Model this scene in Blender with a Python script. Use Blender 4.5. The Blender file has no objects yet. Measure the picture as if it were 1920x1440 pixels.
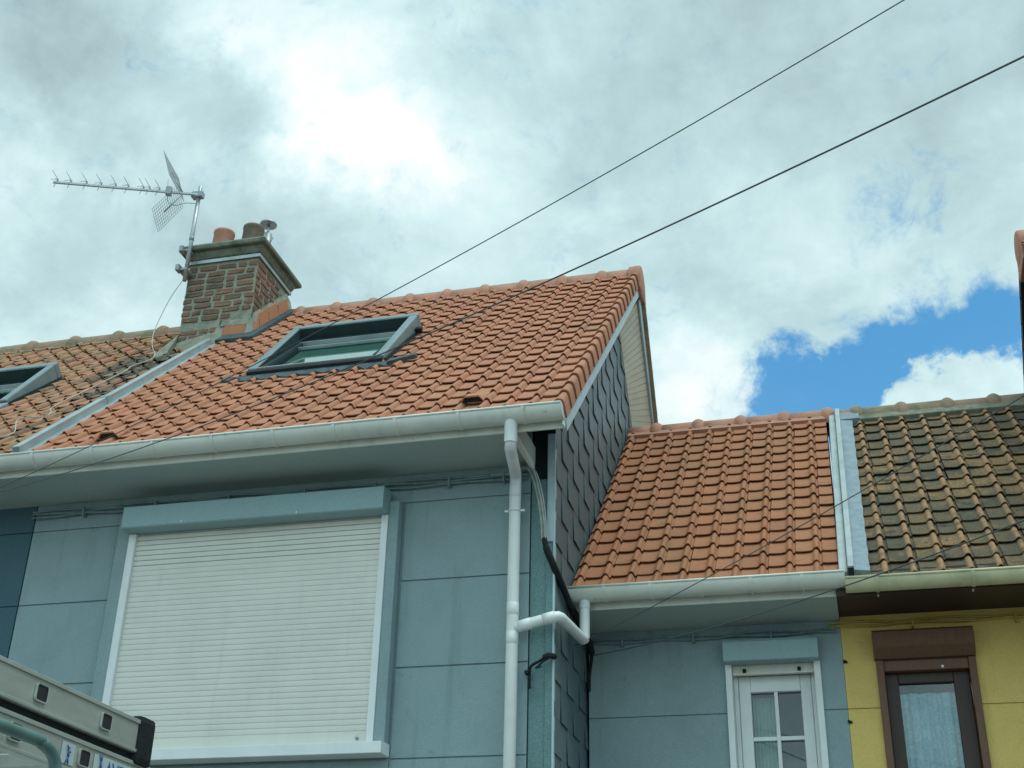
import bpy, bmesh, math, random
from mathutils import Vector, Matrix
R = math.radians
random.seed(7)
SC = bpy.context.scene
COL = SC.collection

# ------------------------------------------------------------------ camera
def build_camera():
    yaw, pit, rol = -0.26414516, 0.47679608, 0.02420876
    cy, sy = math.cos(yaw), math.sin(yaw)
    f = Vector((sy*math.cos(pit), cy*math.cos(pit), math.sin(pit)))
    r = Vector((cy, -sy, 0)); u = r.cross(f)
    c, s = math.cos(rol), math.sin(rol)
    r, u = c*r + s*u, -s*r + c*u
    cam = bpy.data.cameras.new('camera'); cam.sensor_width = 36; cam.lens = 36*2457.29/1920
    cam.clip_start = 0.05; cam.clip_end = 3000
    o = bpy.data.objects.new('camera', cam); COL.objects.link(o)
    m = Matrix((r, u, -f)).transposed().to_4x4(); m.translation = (0, 0, 1.6)
    o.matrix_world = m
    SC.camera = o
build_camera()

# ------------------------------------------------------------------ world: overcast sky with a gap of blue
SUN_EL, SUN_AZ = 68, 112        # azimuth clockwise from +Y
def build_world():
    w = bpy.data.worlds.new('World'); SC.world = w; w.use_nodes = True
    nt = w.node_tree; nt.nodes.clear(); N = nt.nodes.new; L = nt.links.new
    def math_(op, a, b=None, c=None):
        n = N('ShaderNodeMath'); n.operation = op
        for i, v in enumerate((a, b, c)):
            if v is None: continue
            if isinstance(v, (int, float)): n.inputs[i].default_value = v
            else: L(v, n.inputs[i])
        return n.outputs[0]
    def vmath(op, a, b=None, out=0):
        n = N('ShaderNodeVectorMath'); n.operation = op
        for i, v in enumerate((a, b)):
            if v is None: continue
            if isinstance(v, (tuple, list)): n.inputs[i].default_value = v
            else: L(v, n.inputs[i])
        return n.outputs[out]
    tc = N('ShaderNodeTexCoord'); d = tc.outputs['Generated']
    def noise(vec, scale, det=5, rough=.55, dist=0, off=(0, 0, 0), col=False):
        n = N('ShaderNodeTexNoise'); n.inputs['Scale'].default_value = scale
        n.inputs['Detail'].default_value = det; n.inputs['Roughness'].default_value = rough
        n.inputs['Distortion'].default_value = dist
        L(vmath('ADD', vec, off), n.inputs['Vector'])
        return n.outputs['Color' if col else 'Fac']
    # clouds are flat sheets overhead: stretch with height so they lie down towards the horizon
    sep = N('ShaderNodeSeparateXYZ'); L(d, sep.inputs[0])
    zz = math_('MAXIMUM', sep.outputs[2], 0.06)
    comb = N('ShaderNodeCombineXYZ')
    L(math_('DIVIDE', sep.outputs[0], math_('ADD', zz, .25)), comb.inputs[0])
    L(math_('DIVIDE', sep.outputs[1], math_('ADD', zz, .25)), comb.inputs[1])
    flat = comb.outputs[0]
    warp = vmath('SUBTRACT', noise(d, 5.0, 4, .6, col=True), (.5, .5, .5))
    sc = N('ShaderNodeVectorMath'); sc.operation = 'SCALE'; L(warp, sc.inputs[0]); sc.inputs[3].default_value = .09
    warp2 = vmath('SUBTRACT', noise(d, 19.0, 5, .65, col=True, off=(4.0, 1.0, 2.5)), (.5, .5, .5))
    sc2 = N('ShaderNodeVectorMath'); sc2.operation = 'SCALE'; L(warp2, sc2.inputs[0]); sc2.inputs[3].default_value = .085
    dw = vmath('NORMALIZE', vmath('ADD', vmath('ADD', d, sc.outputs[0]), sc2.outputs[0]))
    def blob(vec, k, a, src=dw):
        v = Vector(vec).normalized()
        dp = vmath('DOT_PRODUCT', src, tuple(v), out=1)
        return math_('MULTIPLY', math_('EXPONENT', math_('MULTIPLY', math_('SUBTRACT', dp, 1), k)), a)
    bright = [((-.41, .61, .68), 300, .18), ((-.389, .636, .666), 1200, .30), ((-.361, .659, .660), 1600, .25), ((-.331, .678, .656), 1200, .28), ((-.338, .702, .627), 1600, .42), ((-.324, .725, .608), 1800, .42), ((-.295, .738, .607), 2200, .38), ((-.276, .759, .590), 2600, .25), ((-.358, .715, .601), 2500, .26), ((-.313, .746, .587), 1500, .16),
              ((-.536, .6245, .568), 2000, .45), ((-.110, .886, .451), 1500, .34), ((-.085, .885, .457), 2200, .26), ((-.115, .870, .480), 900, .20), ((-.058, .890, .452), 3000, .16), ((-.26, .778, .572), 500, .10),
              ((.10, .905, .42), 1500, .25), ((.03, .86, .51), 400, .20), ((.02, .82, .57), 350, .10), ((-.54, .68, .49), 300, .10), ((.1, .84, .53), 400, .10), ((-.48, .71, .51), 900, .10)]
    dark = [((-.472, .624, .623), 260, .22), ((-.430, .642, .635), 900, .18), ((-.398, .675, .621), 2200, .18), ((-.414, .706, .574), 900, .10), ((-.40, .739, .542), 500, .17), ((-.319, .769, .555), 900, .16), ((-.09, .750, .655), 160, .16), ((-.016, .771, .637), 200, .16), ((-.14, .793, .592), 500, .08), ((-.19, .70, .69), 300, .12), ((-.268, .70, .66), 900, .12), ((-.375, .73, .57), 1500, .10),
            ((-.509, .625, .592), 700, .12), ((.089, .816, .571), 700, .12)]
    base = noise(flat, 2.6, 7, .58, .4, (3.1, 1.7, 0))
    fine = noise(flat, 7.0, 6, .6, .3, (7.7, 0.3, 0))
    v = math_('MULTIPLY_ADD', math_('SUBTRACT', base, .5), 1.15, .565)
    v = math_('MULTIPLY_ADD', math_('SUBTRACT', fine, .5), .6, v)
    v = math_('MULTIPLY_ADD', math_('SUBTRACT', noise(d, 15, 8, .66, .35, (2.2, 5.1, 1.0)), .5), .52, v)
    for k_, a_, c_ in bright: v = math_('ADD', v, blob(k_, a_, c_*.47))
    for b in dark: v = math_('SUBTRACT', v, blob(*b))
    ramp = N('ShaderNodeValToRGB'); L(v, ramp.inputs[0])
    e = ramp.color_ramp.elements
    e[0].position = .08; e[0].color = (.35, .49, .515, 1)
    e[1].position = 1.0; e[1].color = (.98, 1.03, 1.02, 1)
    m = e.new(.46); m.color = (.525, .725, .755, 1)
    m = e.new(.70); m.color = (.68, .885, .91, 1)
    m = e.new(.86); m.color = (.84, .965, .975, 1)
    cloud = N('ShaderNodeBackground'); L(ramp.outputs[0], cloud.inputs[0]); L(math_('ADD', blob((0, -.75, .66), 3.0, 1.0, src=d), 1.0), cloud.inputs[1])      # brightness added to the unseen sky behind the viewer, lighting the house fronts
    sky = N('ShaderNodeTexSky'); sky.sky_type = 'NISHITA'; sky.sun_disc = False
    sky.sun_elevation = R(SUN_EL); sky.sun_rotation = R(SUN_AZ); sky.ozone_density = 3.0; sky.air_density = 1.3
    mul = N('ShaderNodeMixRGB'); mul.blend_type = 'MULTIPLY'; mul.inputs[0].default_value = 1
    L(sky.outputs[0], mul.inputs[1]); mul.inputs[2].default_value = (.30, .88, 1.08, 1)
    bs = N('ShaderNodeBackground'); L(mul.outputs[0], bs.inputs[0]); bs.inputs[1].default_value = .15
    # gaps in the cloud
    gap = blob((.5, -.6, .6), 6, .6)
    for b in [((-.0368, .8929, .4488), 2600, .65), ((-.0074, .8929, .4502), 1800, .85), ((.024, .8896, .4561), 1600, .95), ((.0548, .8863, .4599), 1600, .95), ((.0851, .8813, .4648), 1900, .95), ((.1133, .8739, .4727), 1900, .95), ((.1392, .8659, .4804), 1900, .95), ((.0022, .9021, .4315), 2200, .85), ((-.0209, .901, .4333), 2600, .75), ((.0336, .8977, .4393), 2200, .8), ((.085, .824, .5609), 4500, .50), ((-.8, -.3, .5), 8, .5)]:
        gap = math_('ADD', gap, blob(*b))
    for b in [((.0692, .9008, .4297), 3500, .75), ((.0958, .8983, .4287), 3000, .8), ((.1256, .8931, .4312), 3000, .8), ((.0168, .8783, .4779), 5000, .5), ((.0537, .8733, .4842), 5000, .35)]:
        gap = math_('SUBTRACT', gap, blob(*b))
    gn = noise(d, 17, 10, .70, .4, (1.3, 4.2, 2.0))
    g = math_('MULTIPLY_ADD', math_('SUBTRACT', gn, .5), 2.4, gap)
    mr = N('ShaderNodeMapRange'); mr.interpolation_type = 'SMOOTHSTEP'; L(g, mr.inputs[0])
    mr.inputs[1].default_value = .08; mr.inputs[2].default_value = 1.05; mr.inputs[3].default_value = 0; mr.inputs[4].default_value = .93
    mix = N('ShaderNodeMixShader'); L(mr.outputs[0], mix.inputs[0]); L(cloud.outputs[0], mix.inputs[1]); L(bs.outputs[0], mix.inputs[2])
    out = N('ShaderNodeOutputWorld'); L(mix.outputs[0], out.inputs[0])
build_world()

def build_sun():
    l = bpy.data.lights.new('sun', 'SUN'); l.energy = 1.5; l.angle = R(25); l.color = (.95, 1.0, .93)
    o = bpy.data.objects.new('sun', l); COL.objects.link(o)
    az, el = R(SUN_AZ), R(SUN_EL)
    v = Vector((math.sin(az)*math.cos(el), math.cos(az)*math.cos(el), math.sin(el)))
    o.rotation_euler = v.to_track_quat('Z', 'Y').to_euler()
build_sun()
SC.view_settings.view_transform = 'Standard'; SC.view_settings.look = 'None'
SC.view_settings.gamma = 1; SC.view_settings.exposure = 0.0
SC.cycles.use_denoising = True
SC.cycles.max_bounces = 8

# ------------------------------------------------------------------ materials
def material(name, cols, rough=.6, scale=12, contrast=(.35, .7), bump=0, bscale=120, metallic=0, tint=None, roll=None, big=None, spec=.4, stretch=None, dist=.3, coat=0, det=6, streak=0):
    """cols: base colour or two colours mixed by noise; tint: colours picked by the per-tile 'tint' value; roll: colour of the raised rolls; big: (colour, scale, lo, hi) large worn or mossy patches."""
    m = bpy.data.materials.new(name); m.use_nodes = True
    nt = m.node_tree; N = nt.nodes.new; L = nt.links.new
    b = nt.nodes['Principled BSDF']; b.inputs['Roughness'].default_value = rough; b.inputs['Metallic'].default_value = metallic
    b.inputs['Specular IOR Level'].default_value = spec
    b.inputs['Coat Weight'].default_value = coat
    tc = N('ShaderNodeTexCoord'); co = tc.outputs['Object']
    if stretch:
        mp = N('ShaderNodeMapping'); mp.inputs['Scale'].default_value = stretch; L(co, mp.inputs[0]); cs = mp.outputs[0]
    else: cs = co
    def noise(s, det=6, r=.6, vec=None):
        n = N('ShaderNodeTexNoise'); n.inputs['Scale'].default_value = s; n.inputs['Detail'].default_value = det; n.inputs['Roughness'].default_value = r
        n.inputs['Distortion'].default_value = dist
        L(vec or co, n.inputs[0]); return n.outputs[0]
    def rng(v, lo, hi, a=0, z=1):
        n = N('ShaderNodeMapRange'); n.interpolation_type = 'SMOOTHSTEP'; L(v, n.inputs[0])
        for i, x in enumerate((lo, hi, a, z)): n.inputs[i+1].default_value = x
        return n.outputs[0]
    def mixc(f, a, c, mode='MIX'):
        n = N('ShaderNodeMixRGB'); n.blend_type = mode
        for i, x in enumerate((f, a, c)):
            if isinstance(x, (int, float)): n.inputs[i].default_value = x
            elif isinstance(x, tuple): n.inputs[i].default_value = (*x, 1)
            else: L(x, n.inputs[i])
        return n.outputs[0]
    if isinstance(cols[0], (int, float)): cols = (cols, tuple(c*.82 for c in cols))
    c = mixc(rng(noise(scale, det, vec=cs), *contrast), cols[0], cols[1])
    if tint:
        at = N('ShaderNodeAttribute'); at.attribute_name = 'tint'
        rp = N('ShaderNodeValToRGB'); rp.color_ramp.elements[0].color = (*tint[0], 1); rp.color_ramp.elements[1].color = (*tint[-1], 1)
        for i, t in enumerate(tint[1:-1]):
            e = rp.color_ramp.elements.new((i+1)/(len(tint)-1)); e.color = (*t, 1)
        L(at.outputs['Fac'], rp.inputs[0])
        c = mixc(.72, c, rp.outputs[0])
    if big:
        for bc, s, lo, hi in (big if isinstance(big[0][0], tuple) else [big]):
            c = mixc(rng(noise(s, 7, .68), lo, hi), c, bc)
    if roll:
        at = N('ShaderNodeAttribute'); at.attribute_name = 'roll'
        n = N('ShaderNodeMath'); n.operation = 'MULTIPLY'; L(at.outputs['Fac'], n.inputs[0]); L(rng(noise(14, 6, .7), .25, .6), n.inputs[1])
        c = mixc(n.outputs[0], c, roll)
    if streak:      # rain marks running down the surface
        mp = N('ShaderNodeMapping'); mp.inputs['Scale'].default_value = (1, 1, .07); L(co, mp.inputs[0])
        c = mixc(rng(noise(9, 6, .7, vec=mp.outputs[0]), .50, .78, 0, streak), c, (.42, .45, .38), 'MULTIPLY')
        c = mixc(rng(noise(2.3, 5, .6), .45, .75, 0, streak*.6), c, (.55, .58, .52), 'MULTIPLY')
    L(c, b.inputs['Base Color'])
    if bump:
        bp = N('ShaderNodeBump'); bp.inputs['Strength'].default_value = bump; bp.inputs['Distance'].default_value = .01
        L(noise(bscale, 5, .65), bp.inputs['Height']); L(bp.outputs[0], b.inputs['Normal'])
    return m

M = {}
M['grey_render'] = material('grey_render', ((.295, .392, .405), (.232, .322, .336)), .88, 105, (.28, .72), bump=.55, bscale=130, big=[((.245, .338, .345), 1.3, .5, .8), ((.32, .415, .43), .7, .5, .8), ((.22, .30, .305), 7, .60, .74)], streak=.36)
M['blue_render'] = material('blue_render', ((.065, .135, .165), (.05, .105, .13)), .88, 105, (.3, .7), bump=.4, bscale=130, streak=.25)
M['yellow_render'] = material('yellow_render', ((.79, .57, .19), (.67, .485, .15)), .88, 105, (.28, .72), bump=.55, bscale=130, big=[((.61, .48, .16), 3, .52, .75), ((.55, .43, .14), 9, .60, .76)], streak=.34)
M['pillar_render'] = material('pillar_render', ((.17, .285, .285), (.12, .215, .22)), .88, 80, (.3, .7), bump=.6, bscale=60, big=((.095, .175, .175), 3, .52, .75), streak=.4)
M['groove'] = material('groove', ((.10, .14, .15), (.08, .12, .13)), .9, 9)
M['white_pvc'] = material('white_pvc', ((.70, .71, .64), (.64, .66, .60)), .40, 3, big=[((.46, .48, .41), 2.2, .55, .85), ((.36, .38, .31), 9, .62, .78)], spec=.5, streak=.35)
M['pipe_pvc'] = material('pipe_pvc', ((.74, .77, .75), (.69, .72, .70)), .40, 4, big=[((.56, .59, .55), 4, .6, .85), ((.44, .46, .41), 14, .64, .78)], spec=.5, streak=.3)
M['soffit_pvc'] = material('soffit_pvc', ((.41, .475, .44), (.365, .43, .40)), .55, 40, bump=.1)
M['cream_pvc'] = material('cream_pvc', ((.70, .64, .50), (.62, .57, .45)), .5, 5)
M['shutter_white'] = material('shutter_white', ((.71, .695, .62), (.67, .66, .59)), .5, 2.5, big=((.61, .605, .54), 1.6, .5, .8), streak=.15)
M['guide_white'] = material('guide_white', ((.74, .77, .76), (.69, .72, .71)), .4, 6, streak=.1)
M['box_grey'] = material('box_grey', ((.29, .42, .44), (.255, .38, .40)), .5, 60, bump=.1, bscale=200, streak=.18)
M['zinc'] = material('zinc', ((.40, .46, .46), (.31, .37, .375)), .45, 5, metallic=.5, big=((.28, .33, .335), 3, .5, .75))
M['barge_alu'] = material('barge_alu', ((.42, .52, .55), (.36, .46, .49)), .45, 6, metallic=.2)
M['lead'] = material('lead', ((.055, .08, .088), (.08, .115, .125)), .65, 9, metallic=.1, bump=.5, bscale=18, spec=.2)
M['lead_blue'] = material('lead_blue', ((.24, .31, .345), (.18, .245, .28)), .6, 14, metallic=.15, bump=.9, bscale=30)
M['terracotta'] = material('terracotta', ((.445, .203, .12), (.385, .168, .098)), .8, 22, bump=.2, bscale=160, tint=[(.47, .215, .128), (.425, .195, .116), (.445, .19, .11), (.375, .17, .105)], big=[((.355, .18, .108), 2.2, .48, .72), ((.285, .155, .10), 12, .55, .72), ((.25, .18, .115), 38, .61, .74)], spec=.25)
M['terracotta_fresh'] = material('terracotta_fresh', ((.365, .155, .078), (.31, .126, .064)), .8, 22, bump=.2, bscale=160, tint=[(.385, .165, .084), (.35, .145, .073), (.37, .17, .087), (.295, .126, .068)], big=[((.30, .15, .077), 2.0, .48, .72), ((.225, .115, .066), 10, .53, .72), ((.20, .135, .076), 36, .60, .74)], spec=.25)
M['terracotta_worn'] = material('terracotta_worn', ((.42, .205, .115), (.26, .165, .095)), .85, 26, bump=.4, bscale=110, tint=[(.45, .215, .125), (.36, .205, .11), (.47, .20, .13), (.32, .20, .12), (.41, .235, .115)],
                             big=[((.21, .175, .095), 3.2, .50, .70), ((.14, .13, .09), 9, .56, .72)], roll=(.055, .065, .055))
M['terracotta_mossy'] = material('terracotta_mossy', ((.15, .112, .066), (.06, .055, .038)), .92, 110, (.40, .60), bump=.8, bscale=90, tint=[(.105, .085, .052), (.165, .115, .064), (.075, .07, .047), (.215, .138, .066), (.12, .10, .06), (.08, .078, .052)],
                              big=[((.27, .165, .072), 2.0, .48, .66), ((.04, .043, .031), 7, .53, .66), ((.05, .055, .04), 60, .52, .62), ((.25, .205, .13), 75, .58, .66)], roll=(.40, .23, .12))
M['ridge_clay'] = material('ridge_clay', ((.46, .21, .14), (.36, .18, .12)), .78, 14, bump=.25, bscale=90, big=((.33, .27, .19), 5, .5, .72))
M['ridge_worn'] = material('ridge_worn', ((.33, .22, .15), (.24, .19, .12)), .88, 14, bump=.4, bscale=70, big=((.17, .17, .11), 5, .48, .66))
M['mortar'] = material('mortar', ((.25, .25, .19), (.15, .17, .12)), .95, 18, bump=.7, bscale=50, big=((.10, .13, .085), 5, .5, .7))
M['mortar_grey'] = material('mortar_grey', ((.31, .32, .26), (.22, .245, .19)), .95, 16, bump=.8, bscale=45, big=[((.16, .18, .13), 4, .5, .72), ((.10, .11, .08), 9, .58, .72)])
M['brick'] = material('brick', ((.23, .125, .08), (.13, .09, .065)), .92, 45, bump=.7, bscale=70, tint=[(.28, .145, .09), (.19, .115, .075), (.14, .10, .07), (.34, .15, .09), (.12, .095, .07)], big=[((.08, .075, .055), 5, .47, .68), ((.30, .28, .22), 16, .60, .72)])
M['cap_stone'] = material('cap_stone', ((.18, .20, .155), (.11, .13, .10)), .95, 14, bump=.6, bscale=40, big=((.075, .10, .06), 5, .48, .68))
M['slate'] = material('slate', ((.11, .15, .16), (.08, .112, .122)), .45, 40, (.35, .65), tint=[(.10, .138, .148), (.125, .168, .178), (.11, .152, .162), (.082, .12, .13), (.115, .15, .165)], bump=.25, bscale=70, spec=.4, streak=.2)
M['slate_dark'] = material('slate_dark', ((.02, .022, .026), (.015, .017, .02)), .8, 8)
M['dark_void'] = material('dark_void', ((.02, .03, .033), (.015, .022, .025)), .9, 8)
M['window_cap'] = material('window_cap', ((.20, .27, .28), (.17, .23, .24)), .42, 6, metallic=.2)
M['window_dark'] = material('window_dark', ((.03, .05, .052), (.022, .04, .042)), .75, 6, spec=.1)
M['window_teal'] = material('window_teal', ((.50, .68, .60), (.42, .60, .53)), .6, 5)
M['plain_white'] = material('plain_white', ((.86, .88, .86), (.82, .84, .82)), .5, 5)
M['dark_brown'] = material('dark_brown', ((.052, .032, .022), (.04, .025, .018)), .6, 5, stretch=(1, 12, 12))
M['frame_brown'] = material('frame_brown', ((.15, .070, .036), (.115, .055, .03)), .5, 6, stretch=(8, 8, 1))
M['sash_brown'] = material('sash_brown', ((.05, .03, .022), (.04, .025, .018)), .5, 6, stretch=(8, 8, 1))
M['beige_pvc'] = material('beige_pvc', ((.60, .57, .36), (.52, .50, .32)), .5, 6, big=((.42, .42, .26), 6, .5, .75))
M['steel'] = material('steel', ((.42, .46, .47), (.33, .37, .38)), .42, 20, metallic=.7)
M['wire_steel'] = material('wire_steel', ((.30, .36, .38), (.25, .30, .32)), .5, 20, metallic=.4)
M['alu'] = material('alu', ((.47, .50, .45), (.40, .43, .385)), .45, 7, metallic=.5, stretch=(3, .6, 3), big=[((.33, .35, .30), 6, .55, .8), ((.30, .32, .27), 40, .62, .72)], bump=.08, bscale=60)
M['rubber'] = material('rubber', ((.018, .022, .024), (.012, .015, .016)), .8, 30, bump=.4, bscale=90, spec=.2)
M['rack_paint'] = material('rack_paint', ((.10, .19, .17), (.07, .14, .13)), .45, 12)
M['black_cable'] = material('black_cable', ((.075, .095, .095), (.055, .07, .07)), .6, 30)
M['grey_cable'] = material('grey_cable', ((.32, .36, .33), (.24, .28, .26)), .65, 30)
M['coax'] = material('coax', ((.45, .47, .42), (.36, .38, .34)), .6, 20)
M['wall_cable'] = material('wall_cable', ((.20, .28, .29), (.14, .20, .21)), .7, 20)
M['wall_cable_yellow'] = material('wall_cable_yellow', ((.50, .37, .08), (.40, .30, .07)), .7, 20)
M['asphalt'] = material('asphalt', ((.055, .055, .055), (.04, .04, .042)), .9, 4, bump=.5, bscale=90)
M['concrete'] = material('concrete', ((.30, .29, .27), (.24, .235, .22)), .9, 4, bump=.3, bscale=60)
M['van_paint'] = material('van_paint', ((.62, .63, .63), (.58, .59, .59)), .3, 3, coat=.5)
M['sticker_blue'] = material('sticker_blue', ((.06, .14, .32), (.05, .12, .28)), .5, 9)
M['sticker_white'] = material('sticker_white', ((.44, .51, .50), (.40, .47, .46)), .45, 9)
M['pot_brown'] = material('pot_brown', ((.17, .135, .10), (.11, .10, .075)), .9, 14, bump=.5, bscale=40, big=((.09, .10, .07), 6, .5, .7))
M['pane_tone_teal'] = material('pane_tone_teal', ((.26, .40, .35), (.22, .35, .31)), .8, 8)
M['moss'] = material('moss', ((.05, .05, .03), (.03, .032, .02)), 1, 60, bump=.8, bscale=80)
M['interior'] = material('interior', ((.10, .17, .15), (.07, .13, .115)), .9, 4)
def glass(name, tint=(.75, .85, .85), refl=.05):
    m = bpy.data.materials.new(name); m.use_nodes = True; nt = m.node_tree; nt.nodes.clear(); N = nt.nodes.new; L = nt.links.new
    tr = N('ShaderNodeBsdfTransparent'); tr.inputs[0].default_value = (*tint, 1)
    gl = N('ShaderNodeBsdfGlossy'); gl.inputs['Roughness'].default_value = .02; gl.inputs[0].default_value = (.9, .95, .95, 1)
    fr = N('ShaderNodeFresnel'); fr.inputs[0].default_value = 1.5
    nz = N('ShaderNodeTexNoise'); nz.inputs['Scale'].default_value = 3
    bp = N('ShaderNodeBump'); bp.inputs['Strength'].default_value = .04; L(nz.outputs[0], bp.inputs['Height'])
    L(bp.outputs[0], gl.inputs['Normal'])
    ad = N('ShaderNodeMath'); ad.operation = 'ADD'; L(fr.outputs[0], ad.inputs[0]); ad.inputs[1].default_value = refl
    mx = N('ShaderNodeMixShader'); L(ad.outputs[0], mx.inputs[0]); L(tr.outputs[0], mx.inputs[1]); L(gl.outputs[0], mx.inputs[2])
    o = N('ShaderNodeOutputMaterial'); L(mx.outputs[0], o.inputs[0]); return m
M['glass'] = glass('glass')
M['roof_glass'] = glass('roof_glass', (.72, .90, .86), .20)
def curtain_mat():
    m = material('lace', ((.42, .62, .70), (.30, .48, .56)), .9, 60, (.42, .62), bump=.4, bscale=120, big=[((.50, .70, .76), 16, .5, .62)])
    return m
M['lace'] = curtain_mat()

# ------------------------------------------------------------------ mesh helpers
class B:
    def __init__(s): s.bm = bmesh.new()
    def box(s, x0, x1, y0, y1, z0, z1, bevel=0):
        v = [s.bm.verts.new((x, y, z)) for x in (x0, x1) for y in (y0, y1) for z in (z0, z1)]
        fs = [s.bm.faces.new([v[i] for i in q]) for q in ((0, 1, 3, 2), (4, 6, 7, 5), (0, 4, 5, 1), (2, 3, 7, 6), (0, 2, 6, 4), (1, 5, 7, 3))]
        if bevel:
            es = list({e for f in fs for e in f.edges})
            bmesh.ops.bevel(s.bm, geom=es, offset=bevel, segments=2, affect='EDGES', profile=.6)
        return s
    def hexa(s, pts):
        """eight points: four of one face, then the four opposite, in the same order"""
        v = [s.bm.verts.new(p) for p in pts]
        for q in ((0, 3, 2, 1), (4, 5, 6, 7), (0, 1, 5, 4), (1, 2, 6, 5), (2, 3, 7, 6), (3, 0, 4, 7)): s.bm.faces.new([v[i] for i in q])
        return s
    def quad(s, *p): s.bm.faces.new([s.bm.verts.new(q) for q in p]); return s
    def tube(s, pts, r, n=10, cap=True, smooth=True):
        pts = [Vector(p) for p in pts]; rs = r if isinstance(r, (list, tuple)) else [r]*len(pts)
        rings = []; t0 = (pts[1]-pts[0]).normalized()
        a = t0.orthogonal().normalized()
        for i, p in enumerate(pts):
            if i == 0: t = t0
            elif i == len(pts)-1: t = (pts[i]-pts[i-1]).normalized()
            else: t = ((pts[i]-pts[i-1]).normalized() + (pts[i+1]-pts[i]).normalized()).normalized()
            a = (a - t*a.dot(t)).normalized(); b = t.cross(a)
            k = 1
            if 0 < i < len(pts)-1:
                c = max(.5, t.dot((pts[i]-pts[i-1]).normalized())); k = 1/c if c < .98 else 1
            rings.append([s.bm.verts.new(p + (a*math.cos(2*math.pi*j/n) + b*math.sin(2*math.pi*j/n))*rs[i]) for j in range(n)])
        for r0, r1 in zip(rings, rings[1:]):
            for j in range(n):
                f = s.bm.faces.new((r0[j], r0[(j+1) % n], r1[(j+1) % n], r1[j])); f.smooth = smooth
        if cap: s.bm.faces.new(rings[0][::-1]); s.bm.faces.new(rings[-1])
        return s
    def lathe(s, c, prof, n=24, axis=Vector((0, 0, 1)), cap=True):
        c = Vector(c); a = axis.orthogonal().normalized(); b = axis.cross(a)
        rings = [[s.bm.verts.new(c + axis*h + (a*math.cos(2*math.pi*j/n)+b*math.sin(2*math.pi*j/n))*r) for j in range(n)] for r, h in prof]
        for r0, r1 in zip(rings, rings[1:]):
            for j in range(n):
                f = s.bm.faces.new((r0[j], r0[(j+1) % n], r1[(j+1) % n], r1[j])); f.smooth = True
        if cap: s.bm.faces.new(rings[0][::-1]); s.bm.faces.new(rings[-1])
        return s
    def extrude_x(s, prof, x0, x1, closed=True, smooth=False, caps=True):
        """profile of (y, z) points swept along X"""
        a = [s.bm.verts.new((x0, y, z)) for y, z in prof]; b = [s.bm.verts.new((x1, y, z)) for y, z in prof]
        n = len(prof)
        for i in range(n if closed else n-1):
            f = s.bm.faces.new((a[i], a[(i+1) % n], b[(i+1) % n], b[i])); f.smooth = smooth
        if caps and closed: s.bm.faces.new(a[::-1]); s.bm.faces.new(b)
        return s
    def done(s, name, mat, parent=None, **kw):
        bmesh.ops.recalc_face_normals(s.bm, faces=s.bm.faces)
        return link(s.bm, name, mat, parent, **kw)
def link(bm, name, mat, parent=None, bevel=0):
    me = bpy.data.meshes.new(name); bm.to_mesh(me); bm.free()
    me.materials.append(mat if not isinstance(mat, str) else M[mat])
    o = bpy.data.objects.new(name, me); COL.objects.link(o)
    if parent:
        o.parent = parent
        o.matrix_parent_inverse = world_of(parent).inverted()
    if bevel:
        md = o.modifiers.new('bevel', 'BEVEL'); md.width = bevel; md.segments = 2; md.limit_method = 'ANGLE'; md.angle_limit = R(40)
    return o
def world_of(o):
    m = Matrix.Translation(o.location)
    return m if not o.parent else world_of(o.parent) @ o.matrix_parent_inverse @ m
def thing(name, label, cat, loc=(0, 0, 0), group=None):
    o = bpy.data.objects.new(name, None); COL.objects.link(o); o.location = loc; o.empty_display_size = .2
    return tag(o, label, cat, group)
def tag(o, label, cat, group=None):
    o['label'] = label; o['category'] = cat
    if group: o['group'] = group
    return o
def structure(o): o['kind'] = 'structure'; return o
def arc(cy, cz, r, a0, a1, n, sy=1): return [(cy + r*math.cos(R(a0+(a1-a0)*i/n))*sy, cz + r*math.sin(R(a0+(a1-a0)*i/n))) for i in range(n+1)]
def smooth_path(pts, k=6):
    pts = [Vector(p) for p in pts]; P = [pts[0]*2-pts[1]] + pts + [pts[-1]*2-pts[-2]]; out = []
    for i in range(1, len(P)-2):
        for j in range(k):
            t = j/k; a, b, c, d = P[i-1], P[i], P[i+1], P[i+2]
            out.append(.5*((2*b) + (c-a)*t + (2*a-5*b+4*c-d)*t*t + (3*b-a-3*c+d)*t**3))
    out.append(pts[-1]); return out

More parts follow.
